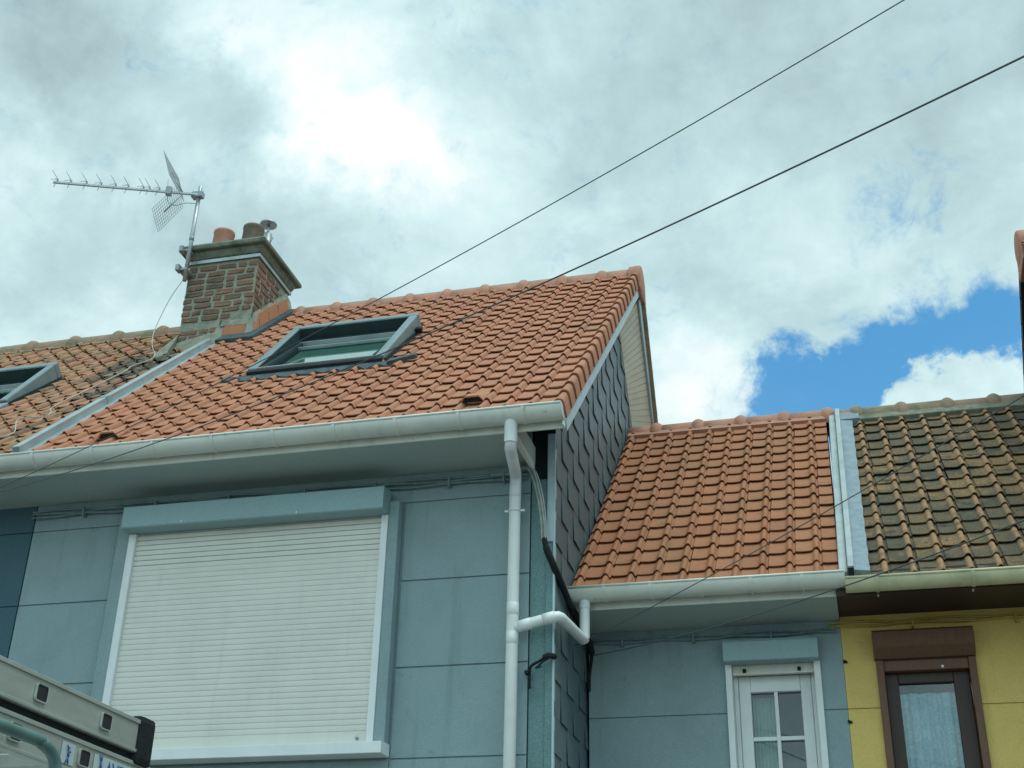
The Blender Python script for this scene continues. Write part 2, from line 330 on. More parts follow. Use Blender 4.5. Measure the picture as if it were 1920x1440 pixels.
# ------------------------------------------------------------------ roofs
TH = 0.7389
CT, ST = math.cos(TH), math.sin(TH)
class RoofFrame:
    def __init__(s, y0, z0, th=TH): s.y0, s.z0, s.c, s.s = y0, z0, math.cos(th), math.sin(th)
    def p(s, x, t, h=0): return Vector((x, s.y0 + t*s.c - h*s.s, s.z0 + t*s.s + h*s.c))
    def st(s, v): return (v.y-s.y0)*s.c + (v.z-s.z0)*s.s
    n = property(lambda s: Vector((0, -s.s, s.c)))
    d = property(lambda s: Vector((0, s.c, s.s)))
PROF = [(-.138, .002), (-.115, -.001), (-.085, -.002), (-.055, -.001), (-.036, .001), (-.026, .006), (-.019, .016), (-.010, .0245), (-.001, .0275), (.008, .0245), (.015, .015), (.019, .004), (.0215, -.006), (.027, -.009), (.033, -.007), (.038, .001)]
def tile(bm, fr, xc, t0, row, prof, tint, roll_l, tint_l, lift=.0195, thick=.009, jit=.0, sx=1, tail=.03, flare=0, soot=None):
    dx = random.gauss(0, jit*.6); dh = random.gauss(0, jit*.5); tilt = random.gauss(0, jit*.7); dt = random.gauss(0, jit)
    L_ = row + tail
    rows = []
    tv = tint
    for t, h in ((0, lift-.0012), (.003, lift), (row*.5, lift*.5), (L_, -lift*tail/row)):
        fl = flare*(1-t/row)
        rows.append([bm.verts.new(fr.p(xc + dx + u*sx + (fl if u > .027 and flare else fl*.5 if u > .015 else 0), t0 + t + dt, h + hh + dh + tilt*u/.1*.5)) for u, hh in prof])
    def face(vs, roll, sm):
        f = bm.faces.new(vs); f.smooth = sm; f[tint_l] = tv; f[roll_l] = roll if soot is None else soot
    for a, b in zip(rows, rows[1:]):
        for i in range(len(prof)-1):
            hm = (prof[i][1]+prof[i+1][1])/2
            face((a[i], a[i+1], b[i+1], b[i]), min(1, max(0, (hm-.006)/.012)), True)
    # the thick lower edge
    top = [bm.verts.new(v.co) for v in rows[0]]
    bot = [bm.verts.new(fr.p(xc + dx + u*sx + (flare-.012 if flare and u > .027 else 0), t0 + .004 + dt, lift-.0012 - thick + hh*.97 + dh + tilt*u/.1*.5)) for u, hh in prof]
    inn = [bm.verts.new(fr.p(xc + dx + u*sx, t0 + .05 + dt, lift*.8 - thick + hh*.97 + dh)) for u, hh in prof]
    for i in range(len(prof)-1):
        face((bot[i], bot[i+1], top[i+1], top[i]), 0, False)
        face((inn[i], inn[i+1], bot[i+1], bot[i]), 0, False)
def tiled_roof(name, mat, parent, fr, cols, row, nrows, t_start=0, colw=.178, jit=.0015, clip=(), holes=(), prof=PROF, skip=None, soot=None):
    bm = bmesh.new(); tl = bm.faces.layers.float.new('tint'); rl = bm.faces.layers.float.new('roll')
    sx = colw/.176
    for r in range(nrows):
        for xc in cols:
            if skip and skip(xc, r): continue
            tile(bm, fr, xc, t_start + r*row, row, prof, random.random(), rl, tl, jit=jit, sx=sx, soot=soot(xc, t_start + r*row) if soot else None)
    for co, no in clip:
        bmesh.ops.bisect_plane(bm, geom=bm.verts[:]+bm.edges[:]+bm.faces[:], plane_co=co, plane_no=no, clear_outer=True)
    for x0, x1, s0, s1 in holes:
        for co, no in ((fr.p(x0, 0), Vector((1, 0, 0))), (fr.p(x1, 0), Vector((1, 0, 0))), (fr.p(0, s0), fr.d), (fr.p(0, s1), fr.d)):
            reg = [f for f in bm.faces if x0-.3 < f.calc_center_median().x < x1+.3 and s0-.4 < fr.st(f.calc_center_median()) < s1+.4]
            g = list({v for f in reg for v in f.verts}) + list({e for f in reg for e in f.edges}) + reg
            bmesh.ops.bisect_plane(bm, geom=g, plane_co=co, plane_no=no)
        dead = [f for f in bm.faces if x0 < f.calc_center_median().x < x1 and s0 < fr.st(f.calc_center_median()) < s1]
        bmesh.ops.delete(bm, geom=dead, context='FACES')
    return link(bm, name, mat, parent)
def ridge(name, mat, parent, x0, x1, yc, zc, r, pitch, knob0, a=(-18, 198), knobs=True):
    b = B()
    ks = []
    k = knob0
    while k - pitch > x0: k -= pitch
    while k < x1: ks.append(k); k += pitch
    edges = [x0] + ks + [x1]
    for e0, e1 in zip(edges, edges[1:]):
        if e1-e0 < .02: continue
        j = random.gauss(0, .003); sl = random.gauss(0, .003)
        pr0 = arc(yc, zc + j, r, *a, 14); pr1 = arc(yc, zc + j + sl, r*1.03, *a, 14)
        inn0 = arc(yc, zc + j, r-.02, *a, 14)[::-1]; inn1 = arc(yc, zc + j + sl, r-.015, *a, 14)[::-1]
        va = [b.bm.verts.new((e0+.002, y, z)) for y, z in pr0+inn0]; vb = [b.bm.verts.new((e1-.002, y, z)) for y, z in pr1+inn1]
        n = len(va)
        for i in range(n):
            f = b.bm.faces.new((va[i], va[(i+1) % n], vb[(i+1) % n], vb[i])); f.smooth = i < 14
        # end faces as strips
        for vv in (va, vb):
            for i in range(14): b.bm.faces.new((vv[i], vv[i+1], vv[n-2-i], vv[n-1-i]))
    if knobs:
        for k in ks:      # the rounded collar where two ridge tiles overlap
            prof = [(r*1.0, -.058), (r*1.08, -.045), (r*1.17, -.024), (r*1.21, 0), (r*1.17, .024), (r*1.08, .045), (r*1.0, .058)]
            rings = [[b.bm.verts.new((k+dx, y, z)) for y, z in arc(yc, zc, rr, *a, 16)] for rr, dx in prof]
            for q0, q1 in zip(rings, rings[1:]):
                for i in range(16):
                    f = b.bm.faces.new((q0[i], q0[i+1], q1[i+1], q1[i])); f.smooth = True
    return b.done(name, mat, parent)

def skylight(parent, fr, x0, x1, s0, s1, h_bot, h_top, box=.5, label=None, glow=True):
    """sloping frame, dark sash sunk inside it, glass, and the lined opening below"""
    w = .075
    def seg(xa, xb, sa, sb, ha, hb, da=-.03):
        return [fr.p(xa, sa, da), fr.p(xb, sa, da), fr.p(xb, sb, da), fr.p(xa, sb, da), fr.p(xa, sa, ha), fr.p(xb, sa, ha), fr.p(xb, sb, hb), fr.p(xa, sb, hb)]
    hh = lambda s: h_bot + (h_top-h_bot)*(s-s0)/(s1-s0)
    b = B()
    b.hexa(seg(x0, x0+w, s0+.05, s1-w, hh(s0+.05), hh(s1-w))).hexa(seg(x1-w, x1, s0+.05, s1-w, hh(s0+.05), hh(s1-w))).hexa(seg(x0, x1, s1-w, s1, hh(s1-w), hh(s1)))
    f = b.done('skylight', 'window_cap', parent, bevel=.012)
    if label: f['label'] = label
    b = B(); b.hexa(seg(x0+.004, x1-.004, s0, s0+.05, h_bot-.012, h_bot-.006)); b.done('bottom_flashing', 'slate_dark', f, bevel=.006)
    b = B(); b.hexa([fr.p(x, t, q) for q in (hh(s0)*.25, hh(s0)*.62) for x, t in ((x1, s0+.06), (x1+.012, s0+.06), (x1+.012, s1-.02), (x1, s1-.02))]); b.done('side_flashing', 'window_dark', f)
    # lined opening
    dep = .14
    i0, i1, j0, j1 = x0+w, x1-w, s0+.05, s1-w
    wl = w
    b = B()
    for q in (((i0, j0), (i0, j1)), ((i0, j1), (i1, j1)), ((i1, j1), (i1, j0)), ((i1, j0), (i0, j0))):
        (a0, c0), (a1, c1) = q
        b.quad(fr.p(a0, c0, hh(c0)-.012), fr.p(a1, c1, hh(c1)-.012), fr.p(a1, c1, -dep), fr.p(a0, c0, -dep))
    b.quad(fr.p(i0, j0, -dep), fr.p(i1, j0, -dep), fr.p(i1, j1, -dep), fr.p(i0, j1, -dep))
    b.done('lining', 'window_teal', f)
    b = B()
    for xa, xb in ((i0, i0+.006), (i1-.006, i1)): b.hexa([fr.p(x, t, q) for q in (-.12, .0) for x, t in ((xa, j0), (xb, j0), (xb, j1), (xa, j1))][:4] + [fr.p(x, t, hh(t)-.014) for x, t in ((xa, j0), (xb, j0), (xb, j1), (xa, j1))])
    b.hexa([fr.p(x, j1-.008, q) for x, q in ((i0, -.14), (i1, -.14), (i1, hh(j1)-.014), (i0, hh(j1)-.014))] + [fr.p(x, j1, q) for x, q in ((i0, -.14), (i1, -.14), (i1, hh(j1)-.014), (i0, hh(j1)-.014))])
    b.done('inner_frame', 'window_dark', f)
    # sash: dark ring tilted inwards at the top
    sh = lambda s: h_bot-.028 + (.030-h_bot+.028)*(s-j0)/(j1-j0)
    k = .055
    def ring(xa, xb, sa, sb, hi=.022):
        return [fr.p(xa, sa, sh(sa)-.03), fr.p(xb, sa, sh(sa)-.03), fr.p(xb, sb, sh(sb)-.03), fr.p(xa, sb, sh(sb)-.03), fr.p(xa, sa, sh(sa)+hi), fr.p(xb, sa, sh(sa)+hi), fr.p(xb, sb, sh(sb)+hi), fr.p(xa, sb, sh(sb)+hi)]
    b = B(); b.hexa(ring(i0+.004, i0+k, j0, j1-.01)).hexa(ring(i1-k, i1-.004, j0, j1-.01)).hexa(ring(i0+k, i1-k, j0, j0+.035, .006)).hexa(ring(i0+k, i1-k, j1-.11, j1-.01))
    s = b.done('sash', 'window_dark', f, bevel=.005)
    for rg in ((i0+.02, i1-.02, j1-.128, j1-.112, .026), (i0+.05, i1-.05, j1-.262, j1-.246, .008), (i0+.01, i1-.01, j0-.004, j0+.014, .034)): b = B(); b.hexa(ring(*rg)); b.done('rail_strip', 'zinc', f)
    b = B(); b.quad(*[fr.p(x, t, sh(t)-.005) for x, t in ((i0+k, j0+.035), (i1-k, j0+.035), (i1-k, j1-.11), (i0+k, j1-.11))]); b.done('pane', 'roof_glass', f)
    if glow:
        b = B(); b.hexa([fr.p(x, t, h) for h in (-.01, h_bot-.050) for x, t in ((i0+.30, j0+.04), (i1-.06, j0+.04), (i1-.06, j0+.27), (i0+.30, j0+.27))]); b.done('inner_sill', 'plain_white', f)
        b = B(); b.hexa([fr.p(x, t, h) for h in (-.012, .004) for x, t in ((i0+.08, j0+.06), (i1-.03, j0+.28), (i1-.03, j1-.09), (i0+.08, j1-.09))]); b.done('pane_tone_board', 'pane_tone_teal', f)  # added board, its colour gives the pane the teal of a lit interior
    return f

# ------------------------------------------------------------------ ground (the street the houses stand on)
def ground():
    b = B(); b.quad((-900, -900, 0), (900, -900, 0), (900, 900, 0), (-900, 900, 0)); structure(b.done('ground', 'concrete'))
    b = B(); b.quad((-60, -1.5, .004), (60, -1.5, .004), (60, 5.6, .004), (-60, 5.6, .004)); structure(b.done('road', 'asphalt'))
    b = B(); b.box(-60, 60, 5.6, 9.2, -.1, .13); structure(b.done('pavement', 'concrete', bevel=.015))
    b = B(); b.box(-60, 60, -4.0, -1.5, -.1, .13); structure(b.done('pavement', 'concrete', bevel=.015))
ground()
D, D1 = 8.2, 9.27
XW = -1.896

def gutter(parent, x0, x1, yc, zc, r, mat, joints, t=.004, cap_l=True, cap_r=True, jw=.022):
    b = B()
    out = arc(yc, zc, r, 180, 360, 18); inn = arc(yc, zc, r-t, 360, 180, 18)
    prof = out + inn
    va = [b.bm.verts.new((x0, y, z)) for y, z in prof]; vb = [b.bm.verts.new((x1, y, z)) for y, z in prof]; n = len(prof)
    for i in range(n):
        f = b.bm.faces.new((va[i], va[(i+1) % n], vb[(i+1) % n], vb[i])); f.smooth = i not in (18, n-1)
    b.tube([(x0, yc-r, zc), (x1, yc-r, zc)], .009, 10)       # rolled front lip
    for x, c in ((x0, cap_l), (x1, cap_r)):
        if c:
            vs = [b.bm.verts.new((x, y, z)) for y, z in arc(yc, zc+.004, r+.003, 180, 360, 18)]; b.bm.faces.new(vs)
            vs2 = [b.bm.verts.new((x + (.004 if x == x1 else -.004), y, z)) for y, z in arc(yc, zc+.004, r+.003, 180, 360, 18)]; b.bm.faces.new(vs2)
            for i in range(18): b.bm.faces.new((vs[i], vs[i+1], vs2[i+1], vs2[i]))
    g = b.done('gutter', mat, parent)
    for x in joints:
        b = B()
        b.extrude_x(arc(yc, zc, r+.0055, 174, 318, 16) + arc(yc, zc, r+.0005, 318, 174, 16), x-jw/2, x+jw/2)
        b.extrude_x([(yc+r*.74, zc-r*.68), (yc+r+.028, zc-r*.95), (yc+r+.028, zc-r*1.08), (yc+r*.66, zc-r*.8)], x-.006, x+.006)
        b.done('gutter_bracket', mat, g)
    return g

# ================================================================== the tall grey house
def grey_house():
    h = thing('terraced_house', 'tall blue-grey rendered house with a slate-clad side, white shutter and open roof window', 'house', (-4, 10, 0))
    # front wall: backing, raised render panels with grooves between
    b = B()
    b.box(-5.99, -2.07, D+.012, D+.3, 0, 5.62)
    zs = [0, .95, 1.53, 2.12, 2.72, 3.325, 3.925, 4.533, 5.115]
    g = .005
    def panel(x0, x1, z0, z1, y=D): b.box(x0+g, x1-g, y, D+.012, z0+g, z1-g)
    for z0, z1 in zip(zs, zs[1:]):
        panel(-5.99, -5.20, z0, z1); panel(-2.985, -2.062, z0, z1)
    panel(-5.99, -2.062, 5.115, 5.60)
    for z0, z1 in zip(zs[:5], zs[1:6]): panel(-5.20, -2.985, z0, z1)
    wall = b.done('wall', 'grey_render', h, bevel=.003)
    # window surround, proud of the panels
    b = B(); b.box(-5.20+g, -5.095, D-.088, D, 3.34, 5.10); b.box(-3.071, -2.995, D-.088, D, 3.34, 5.10); b.box(-5.095, -3.071, D-.088, D, 5.0, 5.10)
    b.done('window_surround', 'grey_render', h, bevel=.006)
    # pillar strip and corner trim
    b = B(); b.box(-2.0615, -1.896, D+.016, D+.3, 0, 5.22); b.box(-1.953, -1.897, D+.008, D+.0155, 0, 4.745)
    b.done('corner_pillar', 'pillar_render', h, bevel=.004)
    b = B(); b.box(-1.9035, -1.889, D+.002, D+.04, 0, 5.56); b.box(-1.945, -1.904, D+.002, D+.012, 4.75, 5.56)
    b.done('corner_trim', 'barge_alu', h, bevel=.002)
    # body of the house behind
    b = B(); b.box(-5.98, -1.93, D+.31, 13.2, 0, 5.5)
    b.hexa([(x, y, z) for x in (-5.98, -1.93) for y, z in ((D+.31, 5.5), (11.05, 8.05), (12.6, 5.5), (12.0, 5.45))])
    b.done('house_body', 'dark_void', h)
    # slate side wall
    bm = bmesh.new(); tl = bm.faces.layers.float.new('tint')
    w, ch = .394, .2345
    k = 0
    z = 2.35
    zt = 5.448 - ch*int((5.448-2.35)/ch + .001)
    while zt < 8.3:
        off = 8.22 if k % 2 == (int((5.448-2.35)/ch+.001) % 2) else 8.22 + w/2
        y = off - w*3
        while y < 12.6:
            tv = random.random(); j = random.gauss(0, .0015)
            y0, y1 = y+.0018, y+w-.0018; zb, zu = zt-ch+j, zt+.05
            ob, orr = .013+random.random()*.003, .0022
            P = [(XW+ob, y0, zb), (XW+ob*.8, y0+w*.46, zb), (XW+orr+.001, y0+w*.60, zb+.001), (XW+orr, y1, zb+.002), (XW+.0005, y1, zu), (XW+.001, y0, zu)]
            top = [bm.verts.new(p) for p in P]; bot = [bm.verts.new((p[0]-.006, p[1], p[2]+.001)) for p in P]
            for q in (top, bot[::-1]):
                f = bm.faces.new(q); f[tl] = tv
            for i in range(6):
                f = bm.faces.new((top[i], bot[i], bot[(i+1) % 6], top[(i+1) % 6])); f[tl] = tv
            y += w
        zt += ch; k += 1
    allg = lambda: bm.verts[:]+bm.edges[:]+bm.faces[:]
    bmesh.ops.bisect_plane(bm, geom=allg(), plane_co=(0, D+.012, 0), plane_no=(0, -1, 0), clear_outer=True)
    bmesh.ops.bisect_plane(bm, geom=allg(), plane_co=(0, 7.874, 5.53), plane_no=(0, -.9129, 1), clear_outer=True)
    bmesh.ops.bisect_plane(bm, geom=allg(), plane_co=(0, 11.03, 8.06), plane_no=(0, 1.3, 1), clear_outer=True)
    # dark backing board behind the slates
    v = [bm.verts.new((XW-.008, y, z)) for y, z in ((D+.02, 0), (D+.02, 5.56), (7.874+.33, 5.82), (10.93, 8.30), (12.6, 6.0), (12.6, 0))]
    f = bm.faces.new(v); f[tl] = 0
    bmesh.ops.recalc_face_normals(bm, faces=bm.faces)
    link(bm, 'slate_cladding', 'slate', h)
    b = B()
    v = [b.bm.verts.new((XW-.006, y, z)) for y, z in ((D+.03, 0), (D+.03, 5.56), (7.874+.33, 5.83), (10.93, 8.30), (12.6, 6.0), (12.6, 0))]
    b.bm.faces.new(v); b.done('slate_backing', 'slate_dark', h)
    # eaves
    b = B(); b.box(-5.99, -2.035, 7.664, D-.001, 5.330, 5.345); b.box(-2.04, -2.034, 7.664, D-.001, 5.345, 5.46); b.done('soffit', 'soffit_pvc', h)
    b = B(); b.hexa([(-2.085, 7.70, 5.3295), (-2.036, 7.70, 5.3295), (-2.036, 7.70, 5.322), (-2.085, 7.70, 5.322), (-2.045, 8.19, 5.3295), (-2.034, 8.19, 5.3295), (-2.034, 8.19, 5.262), (-2.045, 8.19, 5.262)]); b.done('soffit_end', 'white_pvc', h)
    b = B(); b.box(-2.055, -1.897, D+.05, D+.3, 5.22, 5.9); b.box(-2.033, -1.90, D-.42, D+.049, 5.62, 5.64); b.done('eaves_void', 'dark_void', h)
    b = B(); b.box(-5.99, -1.706, 7.648, 7.664, 5.328, 5.50); fa = b.done('fascia', 'white_pvc', h, bevel=.003)
    b = B(); b.box(-1.706, -1.698, 7.60, 7.655, 5.330, 5.41); b.done('fascia_end', 'guide_white', fa)
    joints = [-5.62, -5.14, -4.66, -4.20, -3.74, -3.29, -2.845, -2.40, -1.955]
    gutter(h, -6.9, -1.696, 7.585, 5.447, .085, 'white_pvc', [-6.5, -6.05]+joints)
    b = B(); b.box(-6.9, -5.992, 7.648, 7.664, 5.328, 5.50); b.done('fascia', 'white_pvc', h)
    # roof
    fr = RoofFrame(7.581, 5.47)
    cols = [-1.726 - .178*k for k in range(1, 23)]
    hole = (-4.665, -3.525, 1.745, 2.915)
    vents = {(4, 1), (19, 0)}
    row = .2203
    roof = tiled_roof('roof', 'terracotta', h, fr, cols, row, 21, t_start=-.03, clip=[(Vector((-5.70, 0, 0)), Vector((-1, 0, 0))), (Vector((0, 11.03, 0)), Vector((0, 1, 0)))], holes=[hole], jit=.0021)
    b = B()
    def plate(x0, x1, s0, s1, h0=-.05): b.hexa([fr.p(x, s, hh) for hh in (h0-.06, h0) for x, s in ((x0, s0), (x1, s0), (x1, s1), (x0, s1))])
    plate(-5.97, -1.73, 0, 1.75); plate(-5.97, -1.73, 2.92, 4.72); plate(-5.97, -4.68, 1.75, 2.92); plate(-3.52, -1.73, 1.75, 2.92)
    b.done('roof_boarding', 'dark_void', roof)
    b = B(); b.quad((-5.98, 11.08, 8.56), (-1.70, 11.08, 8.56), (-1.70, 12.9, 5.55), (-5.98, 12.9, 5.55)); b.done('rear_slope', 'terracotta', roof)
    # verge tiles wrapping over the gable edge
    vp = PROF[:7] + [(-.008, .026), (.003, .0305), (.013, .030), (.022, .026), (.029, .017), (.034, .002), (.0375, -.03), (.039, -.065), (.040, -.105)]
    bm = bmesh.new(); tl = bm.faces.layers.float.new('tint'); rl = bm.faces.layers.float.new('roll')
    for r_ in range(21):
        tile(bm, fr, -1.728, -.03 + r_*row, row, vp, random.random(), rl, tl, jit=.0013, tail=.02, thick=.012, flare=.012)
    link(bm, 'verge_tiles', 'terracotta', roof)
    rd = ridge('ridge', 'ridge_clay', roof, -5.52, -1.70, 11.05, 8.497, .145, .404, -2.065)
    b = B(); b.lathe((-1.70, 11.05, 8.50), [(.172, -.09), (.178, -.02), (.178, .02), (.165, .03), (.05, .034)], 28, Vector((1, 0, 0)))
    b.hexa([(-1.79, 10.885, 8.36), (-1.67, 10.885, 8.36), (-1.67, 11.24, 8.33), (-1.79, 11.24, 8.33), (-1.79, 10.875, 8.50), (-1.67, 10.875, 8.50), (-1.67, 11.225, 8.50), (-1.79, 11.225, 8.50)])
    b.done('ridge_end', 'ridge_clay', roof, bevel=.006)
    b = B(); b.hexa([fr.p(x, s, hh) for hh in (-.02, .032) for x, s in ((-5.5, 4.555), (-1.75, 4.555), (-1.75, 4.75), (-5.5, 4.75))]); b.done('ridge_mortar', 'ridge_worn', roof)
    # verge board under the tiles, in folded aluminium
    b = B()
    yz = lambda s, h_: (fr.p(0, s, h_).y, fr.p(0, s, h_).z)
    b.hexa([(x, *yz(s, h_)) for x in (-1.712, -1.700) for s, h_ in ((.02, -.195), (4.60, -.195), (4.70, -.01), (.05, -.01))])
    b.hexa([(x, *yz(s, h_)) for x in (XW, -1.712) for s, h_ in ((.10, -.165), (4.58, -.165), (4.58, -.153), (.10, -.153))])
    b.done('verge_board', 'barge_alu', h, bevel=.002)
    # rear half of the gable overhang
    b = B(); sq = []
    n = 22
    o0, o1 = Vector((-1.722, 11.04, 8.29)), Vector((-1.722, 11.90, 7.07)); w0, w1 = Vector((XW+.004, 10.93, 7.955)), Vector((XW+.004, 11.66, 7.06))
    for i in range(n):
        a, c = i/n+.0012, (i+1)/n-.0012
        p = [o0.lerp(o1, a), o0.lerp(o1, c), w0.lerp(w1, c), w0.lerp(w1, a)]
        up = Vector((0, .02, .014))
        b.hexa([tuple(q) for q in p] + [tuple(q+up) for q in p])
    b.done('rear_soffit', 'cream_pvc', h)
    b = B(); b.hexa([(x, y, z) for x in (-1.721, -1.705) for y, z in ((11.03, 8.27), (11.90, 7.05), (11.99, 7.10), (11.11, 8.40))]); b.done('rear_verge_board', 'barge_alu', h)
    b = B()
    for i in range(8):
        a0 = Vector((0, 11.10, 8.46)).lerp(Vector((0, 11.97, 7.02)), i/8); a1 = Vector((0, 11.10, 8.46)).lerp(Vector((0, 11.97, 7.02)), (i+1)/8+.012)
        nn = Vector((0, .856, .517)); e = .012
        b.hexa([(x, *(a+nn*k_).yz) for x in (-1.80, -1.668) for a, k_ in ((a0, 0.0), (a1, -.0+e), (a1, .03+e), (a0, .03))])
    b.done('rear_verge_tiles', 'ridge_worn', roof, bevel=.004)
    # roof window
    sk = skylight(h, fr, -4.70, -3.49, 1.72, 2.95, .075, .175)
    b = B()      # lead apron dressed over the tiles
    for i in range(25):
        x0 = -4.90 + i*.062; x1 = x0 + .062
        hh = lambda x: .029 + .015*math.cos((x+1.726)/.178*2*math.pi)
        e0, e1 = 1.60+.015*math.sin(i*1.7), 1.60+.015*math.sin(i*1.7+1.7)
        if x0 < -4.72: e0 += .06; e1 += .06
        b.hexa([fr.p(x0, e0, hh(x0)-.03), fr.p(x1, e1, hh(x1)-.03), fr.p(x1, 1.72, .02), fr.p(x0, 1.72, .02), fr.p(x0, e0, hh(x0)), fr.p(x1, e1, hh(x1)), fr.p(x1, 1.72, .035), fr.p(x0, 1.72, .035)])
    for i in range(4):
        x0 = -3.42 + i*.05; x1 = x0+.05
        b.hexa([fr.p(x, t, q) for q in (.0, .05) for x, t in ((x0, 1.62+.04*i), (x1, 1.62+.04*(i+1)), (x1, 1.74+.03*i), (x0, 1.74+.03*i))])
    b.done('apron', 'lead', sk)
    b = B(); b.hexa([fr.p(x, s, q) for q in (.03, .075) for x, s in ((-3.487, 2.72), (-3.42, 2.70), (-3.43, 2.76), (-3.487, 2.80))]); b.done('frame_bracket', 'rubber', sk)
    # vent tiles
    for x, s, mm in ((-2.36, .175, False), (-5.14, .165, True)):
        b = B()
        xs = [x-.085+.17*i/10 for i in range(11)]
        hv = [.030 + .042*min(1, math.sin(math.pi*(i/10))*1.8) for i in range(11)]
        for i in range(10):
            b.hexa([fr.p(xs[i], s, hv[i]-.012), fr.p(xs[i+1], s, hv[i+1]-.012), fr.p(xs[i+1], s+.2, .02), fr.p(xs[i], s+.2, .02), fr.p(xs[i], s, hv[i]), fr.p(xs[i+1], s, hv[i+1]), fr.p(xs[i+1], s+.2, .034), fr.p(xs[i], s+.2, .034)])
        vt = b.done('vent_tile', 'terracotta', roof)
        b = B(); b.quad(fr.p(x-.075, s+.02, .0), fr.p(x+.075, s+.02, .0), fr.p(x+.06, s+.022, .062), fr.p(x-.06, s+.022, .062)); b.done('vent_opening', 'moss' if mm else 'dark_void', vt)
    # zinc strip on the party line
    b = B()
    b.hexa([fr.p(x, s, q) for q in (-.02, .085) for x, s in ((-5.795, -.05), (-5.735, -.05), (-5.735, 3.32), (-5.795, 3.32))])
    b.hexa([fr.p(x, s, q) for q in (-.02, .092) for x, s in ((-5.800, 1.25), (-5.730, 1.25), (-5.730, 1.30), (-5.800, 1.30))])
    b.hexa([fr.p(x, s, q) for q in (-.02, .030) for x, s in ((-5.735, -.05), (-5.675, -.05), (-5.675, 3.30), (-5.735, 3.30))])
    b.done('zinc_strip', 'zinc', roof, bevel=.006)
    # roller shutter over the window
    b = B()
    zz = 3.50; i = 0
    while zz < 5.0:
        z1 = min(zz+.0392, 5.0)
        m_ = zz + (z1-zz)*.5
        gap = .0034 if zz > 4.74 else .0007
        prof = [(D-.0668, zz+gap), (D-.0690, zz+gap+.004), (D-.0701, m_), (D-.0690, z1-.004), (D-.0672, z1-.0006)]
        b.extrude_x(prof + [(D-.05, z1-.001), (D-.05, zz+gap)], -5.036, -3.122, smooth=False)
        zz = z1
    b.box(-5.036, -3.122, D-.068, D-.05, 3.417, 3.4995)
    sh = b.done('roller_shutter', 'shutter_white', h)
    b = B(); b.box(-5.036, -3.122, D-.0495, D-.045, 3.417, 5.0); b.done('shutter_backing', 'dark_void', sh)
    for x0, x1 in ((-5.095, -5.036), (-3.122, -3.071)):
        b = B(); b.box(x0+.001, x1, D-.096, D-.04, 3.42, 5.0); b.done('guide_rail', 'guide_white', sh, bevel=.004)
    b = B()
    b.extrude_x([(D-.045, 5.19), (D-.19, 5.175), (D-.212, 5.168), (D-.212, 5.012), (D-.205, 5.003), (D-.045, 5.003)], -5.103, -3.072)
    bx = b.done('shutter_box', 'box_grey', sh, bevel=.004)
    for x in (-4.62, -3.72):
        b = B(); b.lathe((x, D-.212, 5.022), [(.008, 0), (.006, .003)], 10, Vector((0, -1, 0))); b.done('screw', 'guide_white', bx)
    b = B(); b.lathe((-3.19, D-.070, 3.45), [(.010, 0), (.010, .028), (.007, .032)], 12, Vector((.25, -1, .3)).normalized()); b.done('stop_peg', 'steel', sh)
    b = B(); b.hexa([(-5.13, D-.165, 3.335), (-2.985, D-.165, 3.335), (-2.985, D, 3.335), (-5.13, D, 3.335), (-5.13, D-.165, 3.410), (-2.985, D-.165, 3.410), (-2.985, D, 3.418), (-5.13, D, 3.418)])
    b.done('window_sill', 'guide_white', sh, bevel=.004)
    # downpipe with its swan neck
    b = B()
    pts = [(-2.052, 7.585, 5.38), (-2.052, 7.585, 5.30), (-2.052, 7.588, 5.225), (-2.058, 7.61, 5.195), (-2.142, 8.07, 5.215), (-2.150, 8.11, 5.195), (-2.152, 8.112, 5.15), (-2.152, 8.112, .15)]
    b.tube(pts, .040, 20)
    b.lathe((-2.052, 7.585, 5.20), [(.0435, .02), (.0435, .16), (.05, .185)], 20, cap=False)
    dp = b.done('downpipe', 'pipe_pvc', h)
    for z0, z1 in ((5.05, 5.15), (4.215, 4.30), (4.02, 4.10)):
        b = B(); b.lathe((-2.152, 8.112, z0), [(.0403, 0), (.0418, .001), (.0418, z1-z0-.001), (.0403, z1-z0)], 20, cap=False); b.done('pipe_socket', 'pipe_pvc', dp)
    for z in (4.945, 2.9):
        b = B(); b.lathe((-2.152, 8.112, z), [(.040, 0), (.046, .001), (.046, .014), (.040, .015)], 20, cap=False)
        b.box(-2.222, -2.196, 8.10, 8.12, z+.001, z+.014); b.box(-2.108, -2.082, 8.10, 8.12, z+.001, z+.014); b.box(-2.160, -2.144, 8.156, D, z, z+.012); b.done('pipe_clip', 'pipe_pvc', dp)
    # chimney
    chimney(h, fr)
    # wiring clipped along the eaves
    b = B()
    for dz, ph in ((0, 0), (.016, 2.0), (.034, 4)):
        b.tube([(-6.0 + 3.92*i/60, 8.17 + .006*math.sin(i*.9+ph), 5.268 - dz*1.3 + .006*math.sin(i*.55+ph)) for i in range(61)], .008, 6)
    wc = b.done('eaves_cable', 'wall_cable', h)
    for x in (-5.55, -4.95, -4.35, -3.75, -3.2, -2.65, -2.25):
        b = B(); b.box(x-.008, x+.008, 8.145, D, 5.20, 5.275); b.done('cable_clip', 'wall_cable', wc, bevel=.003)
    return h

